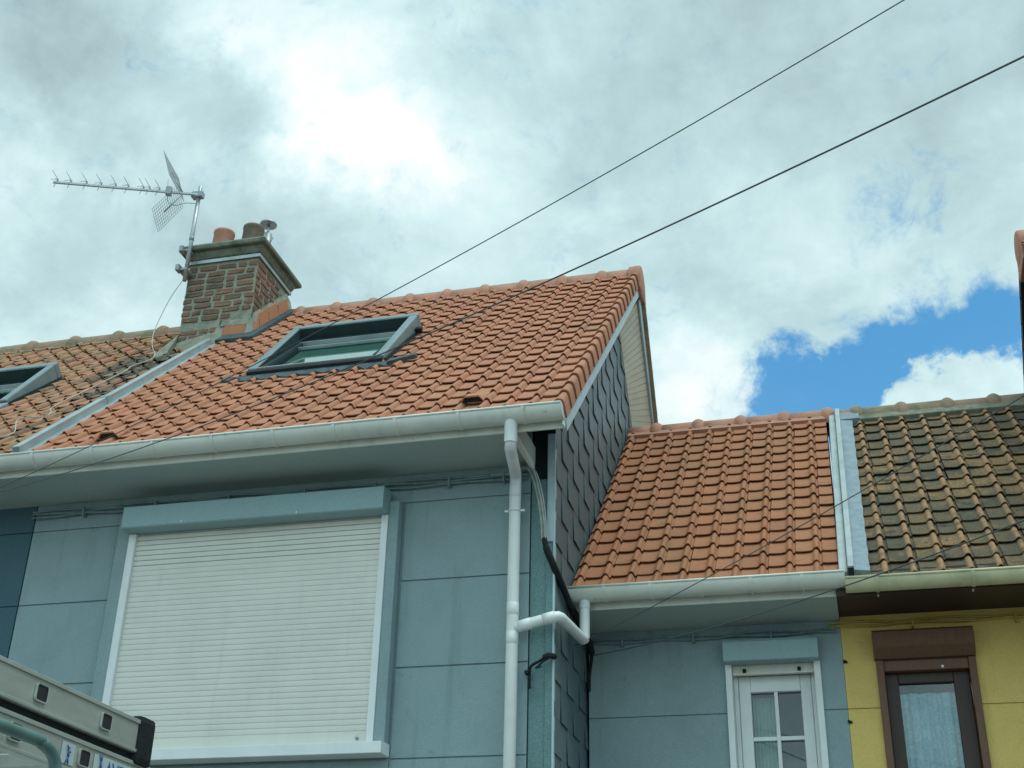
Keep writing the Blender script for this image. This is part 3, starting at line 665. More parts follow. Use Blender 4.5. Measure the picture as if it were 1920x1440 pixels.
def chimney(h, fr):
    x0, x1, y0, y1 = -6.262, -5.482, 10.25, 11.02
    zt = 8.855
    b = B(); b.box(x0+.004, x1-.004, y0+.004, y1-.004, 7.0, zt)
    ch = b.done('chimney', 'mortar_grey', h)
    # bricks stand a little proud of the mortar
    bm = bmesh.new(); tl = bm.faces.layers.float.new('tint')
    def brick(face, u0, u1, z0, z1):
        t = random.random(); p = .004 + random.random()*.004; j = lambda: random.gauss(0, .004)
        if face == 0: q = [(u0+j(), y0, z0+j()), (u1+j(), y0, z0+j()), (u1+j(), y0, z1+j()), (u0+j(), y0, z1+j())]; n = Vector((0, -1, 0))
        elif face == 1: q = [(x1, u0+j(), z0+j()), (x1, u1+j(), z0+j()), (x1, u1+j(), z1+j()), (x1, u0+j(), z1+j())]; n = Vector((1, 0, 0))
        else: q = [(x0, u1, z0), (x0, u0, z0), (x0, u0, z1), (x0, u1, z1)]; n = Vector((-1, 0, 0))
        q = [Vector(a) for a in q]; c = sum(q, Vector())/4
        mids = []
        for i in range(4):
            a, d = q[i], q[(i+1) % 4]; mids += [a.lerp(c, .01 + .05*random.random()), a.lerp(d, .5) + Vector((random.gauss(0, .003),)*3)*.7]
        base = [bm.verts.new(a - n*.004) for a in mids]; top = [bm.verts.new(a.lerp(c, .07) + n*p) for a in mids]
        f = bm.faces.new(top); f[tl] = t
        for i in range(8):
            f = bm.faces.new((base[i], base[(i+1) % 8], top[(i+1) % 8], top[i])); f[tl] = t
    z = 7.55; k = 0
    while z < zt-.05:
        for face, (a, c) in enumerate(((x0, x1), (y0, y1), (y0, y1))):
            u = a - (.115 if (k + face) % 2 else 0)
            i = k
            while u < c-.02:
                L_ = .105 if (i % 3 == 1) else .205
                s, e = max(u+.012, a+.004), min(u+L_-.004, c-.004)
                if e-s > .03 and random.random() > .05: brick(face, s, e, z+.011, z+.062)
                u += L_+.012; i += 1
        z += .074; k += 1
    bmesh.ops.recalc_face_normals(bm, faces=bm.faces)
    link(bm, 'brickwork', 'brick', ch)
    # projecting cap
    b = B()
    def slab(o0, o1, z0, z1):
        b.hexa([(x, y, z0) for x, y in ((x0-o0, y0-o0), (x1+o0, y0-o0), (x1+o0, y1+o0), (x0-o0, y1+o0))] + [(x, y, z1) for x, y in ((x0-o1, y0-o1), (x1+o1, y0-o1), (x1+o1, y1+o1), (x0-o1, y1+o1))])
    slab(.022, .055, 8.885, 8.965); slab(.095, .10, 8.965, 9.005); slab(.10, .05, 9.005, 9.06)
    cp = b.done('chimney_cap', 'cap_stone', ch, bevel=.012)
    b = B()
    e = .012
    for q in (((x0-e-.01, y0-e-.01, x1+e+.01, y0-e)), ((x1+e, y0-e, x1+e+.01, y1+e)), ((x0-e-.01, y0-e, x0-e, y1+e))):
        b.box(q[0], q[2], q[1], q[3], 8.835, 8.872)
    b.done('metal_band', 'zinc', ch)
    b = B(); b.box(x0-.008, x1+.008, y0-.008, y1+.008, 8.84, 8.884); b.done('band_joint', 'cap_stone', ch)
    for x, m_, r0, r1, dz in ((-6.055, 'ridge_clay', .118, .108, 0), (-5.715, 'pot_brown', .118, .108, .01)):
        b = B(); b.lathe((x, 10.5, 9.02), [(.15, 0), (.135, .07), (r0, .10), (r0, .12), (r1, .32+dz), (r1+.006, .335+dz), (r1+.004, .36+dz), (r1-.02, .36+dz), (r1-.022, .1)], 28, cap=False)
        b.done('chimney_pot', m_, ch)
        b = B(); b.lathe((x, 10.5, 9.0), [(.20, .02), (.175, .07), (.13, .12), (.10, .12)], 24); b.done('pot_flaunching', 'mortar_grey', ch)
    b = B(); b.lathe((-5.680, 10.75, 9.07), [(.05, 0), (.05, .40), (.047, .40), (.047, 0)], 24, cap=False)
    b.lathe((-5.680, 10.75, 9.07), [(.015, .40), (.015, .54)], 8); b.lathe((-5.685, 10.75, 9.60), [(.090, -.012), (.094, 0), (.087, .014), (.047, .028), (.01, .036)], 28)
    b.tube([(-5.66, 10.75, 9.34), (-5.60, 10.73, 9.41)], .008, 6)
    b.done('flue_cowl', 'steel', ch)
    # terracotta flashing tiles and lead at the foot
    b = B()
    b.hexa([(-5.762, y0-.055, 7.868), (-5.512, y0-.055, 7.868), (-5.512, y0-.03, 7.868), (-5.762, y0-.03, 7.868), (-5.750, y0-.022, 8.055), (-5.518, y0-.022, 8.055), (-5.518, y0+.002, 8.055), (-5.750, y0+.002, 8.055)])
    b.done('flashing_tile', 'terracotta_fresh', ch, bevel=.006)
    for i, (ya, yb) in enumerate(((10.262, 10.365), (10.372, 10.552), (10.560, 10.742), (10.750, 10.955))):
        zr = lambda y: fr.z0 + (y-fr.y0)*math.tan(TH)
        b = B(); ha, hb = (.10, .17) if i == 0 else (.19, .185)
        lo = .045
        b.hexa([(x1+.055, ya, zr(ya)+lo), (x1+.055, yb, zr(yb)+lo), (x1+.03, yb, zr(yb)+lo), (x1+.03, ya, zr(ya)+lo), (x1+.022, ya+.004, zr(ya)+lo+ha), (x1+.022, yb-.004, zr(yb)+lo+hb), (x1+.002, yb-.004, zr(yb)+lo+hb), (x1+.002, ya+.004, zr(ya)+lo+ha)])
        b.done('flashing_tile', 'terracotta_fresh', ch, bevel=.006)
    zr = lambda y: fr.z0 + (y-fr.y0)*math.tan(TH)
    b = B()   # mortar fillets above and beside the tiles
    b.hexa([(-5.80, y0-.026, 8.045), (-5.50, y0-.026, 8.045), (-5.50, y0, 8.045), (-5.80, y0, 8.045), (-5.79, y0-.006, 8.125), (-5.50, y0-.006, 8.13), (-5.50, y0, 8.13), (-5.79, y0, 8.125)])
    b.hexa([(-5.90, y0-.06, 7.80), (-5.765, y0-.06, 7.84), (-5.765, y0, 7.84), (-5.90, y0, 7.80), (-5.84, y0-.008, 8.06), (-5.755, y0-.012, 8.06), (-5.755, y0, 8.06), (-5.84, y0, 8.06)])
    b.hexa([(-5.512, y0-.05, 7.87), (x1+.05, y0-.05, 7.87), (x1+.05, y0+.012, 7.90), (-5.512, y0, 7.87), (-5.512, y0-.02, 8.07), (x1+.02, y0-.02, 8.10), (x1+.02, y0+.012, 8.14), (-5.512, y0, 8.07)])
    b.hexa([(x1+.028, 10.26, zr(10.26)+.15), (x1+.028, 10.96, zr(10.96)+.22), (x1, 10.96, zr(10.96)+.22), (x1, 10.26, zr(10.26)+.15), (x1+.006, 10.27, zr(10.27)+.27), (x1+.006, 10.96, zr(10.96)+.285), (x1, 10.96, zr(10.96)+.285), (x1, 10.27, zr(10.27)+.27)])
    b.hexa([(x1+.06, 10.955, 8.52), (x1+.06, 11.06, 8.60), (x1, 11.06, 8.60), (x1, 10.955, 8.52), (x1+.012, 10.955, 8.80), (x1+.012, 11.05, 8.78), (x1, 11.05, 8.78), (x1, 10.955, 8.80)])
    b.hexa([(x0-.16, y0-.22, 7.64), (x0-.02, y0-.14, 7.72), (x0+.01, y0+.25, 8.12), (x0-.14, y0+.2, 8.08), (x0-.02, y0-.02, 7.98), (x0+.012, y0-.012, 8.02), (x0+.01, y0+.3, 8.32), (x0-.02, y0+.3, 8.30)])
    b.hexa([(x0-.02, y0-.05, 7.66), (-5.90, y0-.05, 7.70), (-5.90, y0, 7.72), (x0-.02, y0, 7.7), (x0, y0-.012, 7.92), (-5.86, y0-.012, 8.0), (-5.86, y0, 8.0), (x0, y0, 7.92)])
    b.done('mortar_fillet', 'mortar_grey', ch, bevel=.01)
    b = B()
    b.hexa([(x, fr.p(0, s, q).y, fr.p(0, s, q).z) for q in (-.01, .052) for x, s in ((-5.74, 3.385), (-5.36, 3.385), (-5.36, 3.60), (-5.74, 3.60))])
    b.hexa([fr.p(x, s, q) for q in (-.01, .054) for x, s in ((-5.47, 3.40), (-5.35, 3.40), (-5.36, 4.62), (-5.47, 4.62))])
    b.done('lead_flashing', 'lead', ch, bevel=.008)
    return ch
grey = grey_house()

# ================================================================== the neighbour on the left
def left_house():
    h = thing('terraced_house', 'dark blue painted house with a worn lichen-spotted tile roof and small roof window', 'house', (-8, 10, 0), None)
    b = B(); b.box(-12, -5.994, D+.012, D+.3, 0, 5.6)
    zs = [0, .95, 1.53, 2.12, 2.72, 3.325, 3.925, 4.533, 5.115, 5.6]
    for z0, z1 in zip(zs, zs[1:]): b.box(-12, -5.996, D, D+.012, z0+.004, z1-.004)
    b.done('wall', 'blue_render', h)
    b = B(); b.box(-12, -5.99, D+.31, 12.8, 0, 5.5); b.done('house_body', 'dark_void', h)
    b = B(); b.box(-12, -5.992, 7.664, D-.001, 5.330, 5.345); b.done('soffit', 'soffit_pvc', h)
    fr = RoofFrame(7.581, 5.440, .7309)
    cols = [-5.87 - .178*k for k in range(0, 26)]
    roof = tiled_roof('roof', 'terracotta_worn', h, fr, cols, .2203, 21, t_start=-.02, clip=[(Vector((-5.79, 0, 0)), Vector((1, 0, 0))), (Vector((0, 11.0, 0)), Vector((0, 1, 0)))], holes=[(-8.1, -7.11, 1.80, 2.62)], jit=.006,
        soot=lambda x, t: (1.0 if random.random() < .75 else .4) if (x > -6.75 and 2.2 < t < 3.4 and x > -6.55-.5*(t-2.2)) or (x > -6.35 and 1.2 < t <= 2.3 and random.random() < .5) else (.6 if random.random() < .06 else 0))
    b = B()
    for x0, x1, s0, s1 in ((-12, -5.98, 0, 1.75), (-12, -5.98, 2.68, 4.70), (-7.05, -5.98, 1.75, 2.68), (-12, -8.15, 1.75, 2.68)):
        b.hexa([fr.p(x, s, q) for q in (-.12, -.055) for x, s in ((x0, s0), (x1, s0), (x1, s1), (x0, s1))])
    b.done('roof_boarding', 'dark_void', roof)
    b = B(); b.quad((-12, 11.08, 8.5), (-5.99, 11.08, 8.5), (-5.99, 12.9, 5.55), (-12, 12.9, 5.55)); b.done('rear_slope', 'terracotta_worn', roof)
    ridge('ridge', 'ridge_worn', roof, -12, -6.262, 11.04, 8.452, .145, .532, -6.899)
    b = B(); b.hexa([fr.p(x, s, q) for q in (-.03, .03) for x, s in ((-12, 4.42), (-6.3, 4.42), (-6.3, 4.58), (-12, 4.58))]); b.done('ridge_mortar', 'ridge_worn', roof)
    sk = skylight(h, fr, -8.2, -7.02, 1.74, 2.72, .07, .19, glow=False)
    b = B(); b.hexa([fr.p(x, s, q) for q in (.01, .055) for x, s in ((-8.25, 1.58), (-6.98, 1.58), (-6.98, 1.76), (-8.25, 1.76))]); b.done('apron', 'lead_blue', sk, bevel=.01)
    b = B()
    b.hexa([fr.p(x, s, q) for q in (0, .058) for x, s in ((-5.92, .2), (-5.80, .2), (-5.80, 3.3), (-5.92, 3.3))]); b.done('party_mortar', 'mortar', roof, bevel=.01)
    return h
left = left_house()

# ================================================================== low grey house on the right
FR1 = RoofFrame(8.648, 4.548)
def framed_wall(b, x0, x1, y, zs, ops, g=.004):
    """render panels with grooves at heights zs around openings (x0, x1, z0, z1); backing behind"""
    xs = sorted({x0, x1, *[o[0] for o in ops], *[o[1] for o in ops]})
    lev = sorted({*zs, *[o[2] for o in ops], *[o[3] for o in ops]})
    for xa, xb in zip(xs, xs[1:]):
        for za, zb in zip(lev, lev[1:]):
            if any(o[0] <= xa and xb <= o[1] and o[2] <= za and zb <= o[3] for o in ops): continue
            b.box(xa, xb, y+.012, y+.28, za, zb)
            b.box(xa, xb, y, y+.012, za+(g if za in zs else 0), zb-(g if zb in zs else 0))
    return b
def low_house():
    h = thing('terraced_house', 'low blue-grey rendered house with bright terracotta roof and white barred window', 'house', (-1, 10.5, 0))
    zs = [0, .8, 1.4, 2.0, 2.6, 3.2, 3.79, 4.6]
    b = framed_wall(B(), XW+.022, -.071, D1, zs, [(-.886, -.228, 2.6, 4.13)])
    b.done('wall', 'grey_render', h)
    b = B(); b.box(XW-.03, -.075, D1+.75, 13, 0, 4.4); b.done('house_body', 'dark_void', h)
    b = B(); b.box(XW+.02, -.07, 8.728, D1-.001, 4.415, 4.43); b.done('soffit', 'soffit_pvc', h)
    b = B(); b.box(XW+.02, -.07, 8.712, 8.728, 4.413, 4.585); b.done('fascia', 'white_pvc', h, bevel=.003)
    g = gutter(h, XW+.018, -.006, 8.632, 4.532, .085, 'white_pvc', [-1.62, -1.30, -.96, -.62, -.28])
    fr = FR1
    cols = [-.360 + .1835*k for k in range(-9, 3)]
    roof = tiled_roof('roof', 'terracotta_fresh', h, fr, cols, .2235, 17, t_start=-.06, colw=.1835, clip=[(Vector((XW+.022, 0, 0)), Vector((-1, 0, 0))), (Vector((-.035, 0, 0)), Vector((1, 0, 0))), (Vector((0, 11.37, 0)), Vector((0, 1, 0)))], jit=.0024)
    b = B(); b.hexa([fr.p(x, s, q) for q in (-.12, -.055) for x, s in ((XW, 0), (-.03, 0), (-.03, 3.64), (XW, 3.64))]); b.done('roof_boarding', 'dark_void', roof)
    b = B(); b.quad((XW, 11.40, 6.98), (-.03, 11.40, 6.98), (-.03, 13.6, 5.0), (XW, 13.6, 5.0)); b.done('rear_slope', 'terracotta_fresh', roof)
    ridge('ridge', 'ridge_clay', roof, XW+.02, .02, 11.38, 6.930, .135, .400, -.016)
    b = B(); b.hexa([fr.p(x, s, q) for q in (-.03, .034) for x, s in ((XW+.02, 3.46), (-.04, 3.46), (-.04, 3.66), (XW+.02, 3.66))]); b.done('ridge_mortar', 'ridge_clay', roof)
    # zinc between this roof and the next
    b = B()
    b.hexa([fr.p(x, s, q) for q in (-.03, .040) for x, s in ((-.038, -.06), (.020, -.06), (.052, 3.58), (-.006, 3.58))])
    b.hexa([fr.p(x, s, q) for q in (-.03, .085) for x, s in ((.020, -.075), (.062, -.075), (.094, 3.58), (.052, 3.58))])
    b.done('zinc_strip', 'zinc', roof, bevel=.006)
    b = B(); b.hexa([fr.p(x, s, q) for q in (-.05, .07) for x, s in ((.022, -.079), (.060, -.079), (.060, -.076), (.022, -.076))]); b.done('strip_end', 'dark_void', roof)
    # window
    b = B(); y = D1
    for x0, x1 in ((-.886, -.842), (-.273, -.228)):
        b.box(x0, x1, y-.03, y+.09, 2.6, 4.13)
    w = b.done('window', 'guide_white', h, bevel=.003)
    b = B(); b.extrude_x([(y-.002, 4.30), (y-.10, 4.285), (y-.118, 4.262), (y-.118, 4.135), (y-.112, 4.128), (y-.002, 4.128)], -.890, -.230); b.done('shutter_box', 'box_grey', w, bevel=.004)
    b = B(); b.box(-.841, -.274, y+.02, y+.034, 4.075, 4.13); b.box(-.841, -.274, y+.014, y+.04, 4.062, 4.078); b.done('roller_slat', 'shutter_white', w, bevel=.002)
    for x in (-.755, -.375): b = B(); b.box(x-.012, x+.012, y-.004, y+.014, 4.075, 4.10); b.done('slat_stop', 'rubber', w, bevel=.003)
    ys = y+.11
    b = B(); fx0, fx1 = -.842, -.273
    b.box(fx0, fx0+.03, ys-.02, ys+.06, 2.6, 4.13); b.box(fx1-.03, fx1, ys-.02, ys+.06, 2.6, 4.13); b.box(fx0+.03, fx1-.03, ys-.02, ys+.06, 4.075, 4.13)
    b.done('frame', 'guide_white', w, bevel=.003)
    b = B()
    b.box(fx0+.032, -.728, ys-.008, ys+.05, 2.6, 4.07); b.box(-.380, fx1-.032, ys-.008, ys+.05, 2.6, 4.07); b.box(-.728, -.380, ys-.008, ys+.05, 3.957, 4.07)
    b.done('sash', 'guide_white', w, bevel=.006)
    b = B(); b.box(-.567, -.541, ys+.002, ys+.03, 2.6, 3.957)
    for z in (3.632, 3.30, 2.97): b.box(-.728, -.567, ys+.002, ys+.028, z-.014, z+.014); b.box(-.541, -.380, ys+.002, ys+.028, z-.014, z+.014)
    b.done('glazing_bar', 'guide_white', w, bevel=.003)
    b = B(); b.quad((-.728, ys+.034, 2.6), (-.380, ys+.034, 2.6), (-.380, ys+.034, 3.957), (-.728, ys+.034, 3.957)); b.done('pane', 'glass', w)
    b = B(); b.box(-.9, -.22, ys+.40, ys+.42, 2.5, 4.2); b.box(-.9, -.888, ys+.06, ys+.4, 2.5, 4.2); b.box(-.222, -.21, ys+.06, ys+.4, 2.5, 4.2); b.box(-.9, -.21, ys+.06, ys+.42, 4.13, 4.15); b.done('room_behind', 'interior', w)
    b = B()
    for i in range(14):
        x = -.728+.012*i; b.quad((x, ys+.12+.02*(i % 2), 2.6), (x+.012, ys+.12+.02*((i+1) % 2), 2.6), (x+.012, ys+.12+.02*((i+1) % 2), 3.95), (x, ys+.12+.02*(i % 2), 3.95))
    b.done('net_curtain', M['window_teal'], w)
    b = B()
    for dz, ph in ((0, 0), (.018, 2.0)):
        b.tube([(XW+.05 + 1.75*i/40, 9.245 + .005*math.sin(i*.9+ph), 4.352 - dz*1.3 + .006*math.sin(i*.5+ph)) for i in range(41)], .008, 6)
    wc = b.done('eaves_cable', 'wall_cable', h)
    for x in (-1.62, -1.10, -.55): b = B(); b.box(x-.008, x+.008, 9.225, D1, 4.30, 4.36); b.done('cable_clip', 'wall_cable', wc, bevel=.003)
    # branch pipe from this gutter across to the tall house's downpipe
    b = B()
    pts = [(-1.772, 8.632, 4.47), (-1.773, 8.632, 4.40), (-1.774, 8.632, 4.21), (-1.775, 8.622, 4.182), (-1.778, 8.59, 4.17), (-1.832, 8.15, 4.192), (-1.843, 8.112, 4.190), (-1.875, 8.10, 4.185), (-2.112, 8.11, 4.135), (-2.14, 8.112, 4.128)]
    b.tube(pts, .036, 20)
    b.lathe((-1.773, 8.632, 4.40), [(.0395, 0), (.0395, .06), (.046, .085)], 20, cap=False)
    b.tube([(-1.862, 8.104, 4.188), (-1.94, 8.104, 4.172)], .0395, 20); b.tube([(-2.02, 8.107, 4.155), (-2.11, 8.11, 4.135)], .0395, 20)
    b.done('branch_pipe', 'pipe_pvc', h)
    return h
low = low_house()

# ================================================================== yellow house
def yellow_house():
    h = thing('terraced_house', 'yellow rendered house with brown window and dark mossy tile roof', 'house', (1, 10.5, 0))
    zs = [0, .8, 1.4, 2.0, 2.6, 3.2, 3.79, 4.6]
    b = framed_wall(B(), -.069, 1.86, D1, zs, [(.195, .756, 2.6, 4.06)])
    b.done('wall', 'yellow_render', h)
    b = B(); b.box(-.07, 1.86, D1+.75, 13, 0, 4.4); b.done('house_body', 'dark_void', h)
    b = B(); b.box(-.068, 1.86, 8.70, D1-.001, 4.44, 4.455); b.box(-.068, 1.86, 8.664, 8.6995, 4.40, 4.56); b.done('soffit', 'dark_brown', h)
    gutter(h, -.001, 1.9, 8.60, 4.475, .078, 'beige_pvc', [.20, .80, 1.40])
    fr = RoofFrame(8.648, 4.520)
    cols = [.265 + .181*k for k in range(-1, 10)]
    roof = tiled_roof('roof', 'terracotta_mossy', h, fr, cols, .2235, 17, t_start=-.05, colw=.181, clip=[(Vector((.09, 0, 0)), Vector((-1, 0, 0))), (Vector((1.87, 0, 0)), Vector((1, 0, 0))), (Vector((0, 11.37, 0)), Vector((0, 1, 0)))], jit=.004)
    b = B(); b.hexa([fr.p(x, s, q) for q in (-.12, -.055) for x, s in ((-.02, 0), (1.87, 0), (1.87, 3.64), (-.02, 3.64))]); b.done('roof_boarding', 'dark_void', roof)
    b = B(); b.quad((0, 11.40, 6.95), (1.87, 11.40, 6.95), (1.87, 13.6, 5.0), (0, 13.6, 5.0)); b.done('rear_slope', 'terracotta_mossy', roof)
    ridge('ridge', 'ridge_worn', roof, .02, 1.88, 11.36, 6.905, .14, .402, .645)
    b = B(); b.hexa([fr.p(x, s, q) for q in (-.03, .05) for x, s in ((.1, 3.40), (1.88, 3.40), (1.88, 3.66), (.1, 3.66))]); b.done('ridge_mortar', 'mortar', roof, bevel=.01)
    b = B()     # blue-grey lead dressed over the first tiles
    n = 60
    for i in range(n):
        s0, s1 = -.045 + 3.42*i/n, -.045 + 3.42*(i+1)/n
        q_ = lambda t: .053+.005*math.cos(2*math.pi*(t+.05)/.2235)
        xa0, xb0 = .062+.032*s0/3.58, .162 + .036*s0/3.4 + .003*math.sin(i*1.3)
        xa1, xb1 = .062+.032*s1/3.58, .162 + .036*s1/3.4 + .003*math.sin((i+1)*1.3)
        b.hexa([fr.p(xa0, s0, -.02), fr.p(xb0, s0, -.02), fr.p(xb1, s1, -.02), fr.p(xa1, s1, -.02), fr.p(xa0, s0, q_(s0)+.012), fr.p(xb0, s0, q_(s0)), fr.p(xb1, s1, q_(s1)), fr.p(xa1, s1, q_(s1)+.012)])
    b.hexa([fr.p(x, s, q) for q in (-.02, .07) for x, s in ((.04, 3.36), (.26, 3.36), (.26, 3.62), (.04, 3.62))])
    b.done('lead_flashing', 'lead_blue', roof)
    y = D1
    b = B()
    b.box(.148, .197, y-.03, y+.09, 2.6, 4.11); b.box(.754, .803, y-.03, y+.09, 2.6, 4.11); b.box(.197, .754, y-.012, y+.09, 4.035, 4.11)
    w = b.done('window', 'frame_brown', h, bevel=.004)
    b = B(); b.extrude_x([(y-.002, 4.31), (y-.10, 4.30), (y-.128, 4.283), (y-.132, 4.215), (y-.118, 4.175), (y-.085, 4.145), (y-.05, 4.112), (y-.002, 4.112)], .138, .806); b.done('shutter_box', 'frame_brown', w, bevel=.003)
    b = B(); b.box(.575, .592, y-.016, y-.0125, 4.045, 4.062); b.done('white_tag', 'guide_white', w)
    ys = y+.055
    b = B(); b.box(.198, .285, ys, ys+.05, 2.6, 4.034); b.box(.648, .753, ys, ys+.05, 2.6, 4.034); b.box(.285, .648, ys, ys+.05, 3.962, 4.034); b.done('sash', 'sash_brown', w, bevel=.006)
    b = B(); b.quad((.285, ys+.03, 2.6), (.648, ys+.03, 2.6), (.648, ys+.03, 3.962), (.285, ys+.03, 3.962)); b.done('pane', 'glass', w)
    b = B(); n = 60
    for i in range(n):
        xa, xb = .28+.375*i/n, .28+.375*(i+1)/n
        q = lambda x: ys+.062+.012*math.sin((x-.28)*55)+.006*math.sin((x-.28)*150)
        f = b.bm.faces.new([b.bm.verts.new(p) for p in ((xa, q(xa), 2.6), (xb, q(xb), 2.6), (xb, q(xb), 3.905), (xa, q(xa), 3.905))]); f.smooth = True
    b.done('lace_curtain', 'lace', w)
    b = B(); b.tube([(.752, y-.005, 3.93), (.758, y-.012, 3.75), (.765, y-.008, 3.5), (.775, y-.01, 3.2), (.778, y-.008, 2.7)], .004, 6); b.done('blind_cord', 'coax', w)
    b = B(); b.box(.16, .79, ys+.40, ys+.42, 2.5, 4.2); b.box(.16, .79, ys+.06, ys+.42, 4.05, 4.07); b.done('room_behind', 'interior', w)
    b = B()
    for dz, ph in ((0, 0), (.018, 2.0)):
        b.tube([(-.14 + 2.0*i/40, 9.245 + .005*math.sin(i*.9+ph), 4.388 - dz*1.3 + .006*math.sin(i*.5+ph)) for i in range(41)], .008, 6)
    wc = b.done('eaves_cable', 'wall_cable_yellow', h)
    for x in (.42, 1.10): b = B(); b.box(x-.008, x+.008, 9.225, D1, 4.33, 4.395); b.done('cable_clip', 'wall_cable_yellow', wc, bevel=.003)
    return h
yellow = yellow_house()
for (x, z) in ((-.058, 4.115), (-.064, 3.70)):
    b = B(); b.box(x-.012, x+.010, D1-.014, D1+.01, z-.008, z+.010); b.tube([(x-.012, D1-.008, z+.012), (x+.016, D1-.02, z-.006)], .005, 6)
    o = b.done('wall_hook', 'rubber', None)
    tag(o, 'small dark hook on the yellow house edge, ' + ('level with its window head' if z > 4 else 'lower one beside the wall groove'), 'hook', 'hooks between the grey and yellow walls')

# ================================================================== house edge at the far right
def far_house():
    h = thing('gable_house', 'dark slate-clad gable end rising behind the mossy roof', 'house', (3.5, 11.2, 0))
    xs = 1.89
    b = B()
    for pts in (((8.6, 0), (8.6, 6.1), (11.1, 8.34), (13.6, 6.05), (13.6, 0)),):
        a = [b.bm.verts.new((xs, y, z)) for y, z in pts]; c = [b.bm.verts.new((7, y, z)) for y, z in pts]
        b.bm.faces.new(a); b.bm.faces.new(c)
        for i in range(len(pts)): b.bm.faces.new((a[i], a[(i+1) % len(pts)], c[(i+1) % len(pts)], c[i]))
    b.done('wall', 'slate_dark', h)
    fr = RoofFrame(8.3, 5.92, R(43.2))
    cols = [1.95 + .181*k for k in range(0, 12)]
    roof = tiled_roof('roof', 'terracotta', h, fr, cols, .2235, 17, clip=[(Vector((0, 11.1, 0)), Vector((0, 1, 0))), (Vector((1.868, 0, 0)), Vector((-1, 0, 0)))], jit=.003)
    b = B()
    for i in range(13):
        a0 = Vector((0, 11.12, 8.50)).lerp(Vector((0, 13.6, 6.20)), i/13); a1 = Vector((0, 11.12, 8.50)).lerp(Vector((0, 13.6, 6.20)), (i+1)/13+.008)
        nn = Vector((0, .68, .733))
        b.hexa([(x, *(a+nn*k_).yz) for x in (1.90, 7) for a, k_ in ((a0, 0), (a1, .012), (a1, .04), (a0, .03))])
    b.done('rear_slope', 'ridge_worn', roof, bevel=.004)
    b = B()
    for i in range(13):
        a0 = Vector((0, 11.12, 8.50)).lerp(Vector((0, 13.6, 6.20)), i/13); a1 = Vector((0, 11.12, 8.50)).lerp(Vector((0, 13.6, 6.20)), (i+1)/13+.008)
        nn = Vector((0, .68, .733)); b.hexa([(x, *(a+nn*k_).yz) for x in (1.862, 1.899) for a, k_ in ((a0, -.06), (a1, -.048), (a1, .046), (a0, .032))])
    b.done('rear_verge', 'slate_dark', roof, bevel=.003)
    ridge('ridge', 'ridge_clay', roof, 1.86, 7, 11.10, 8.44, .14, .404, 2.24)
    b = B(); b.lathe((1.86, 11.10, 8.44), [(.05, -.02), (.155, -.016), (.165, 0), (.165, .05), (.15, .09)], 28, Vector((1, 0, 0)))
    b.hexa([(1.85, 10.92, 8.22), (1.97, 10.92, 8.22), (1.97, 11.30, 8.18), (1.85, 11.30, 8.18), (1.85, 10.945, 8.46), (1.97, 10.945, 8.46), (1.97, 11.255, 8.46), (1.85, 11.255, 8.46)]); b.done('ridge_end', 'ridge_clay', roof, bevel=.01)
    return h
far = far_house()

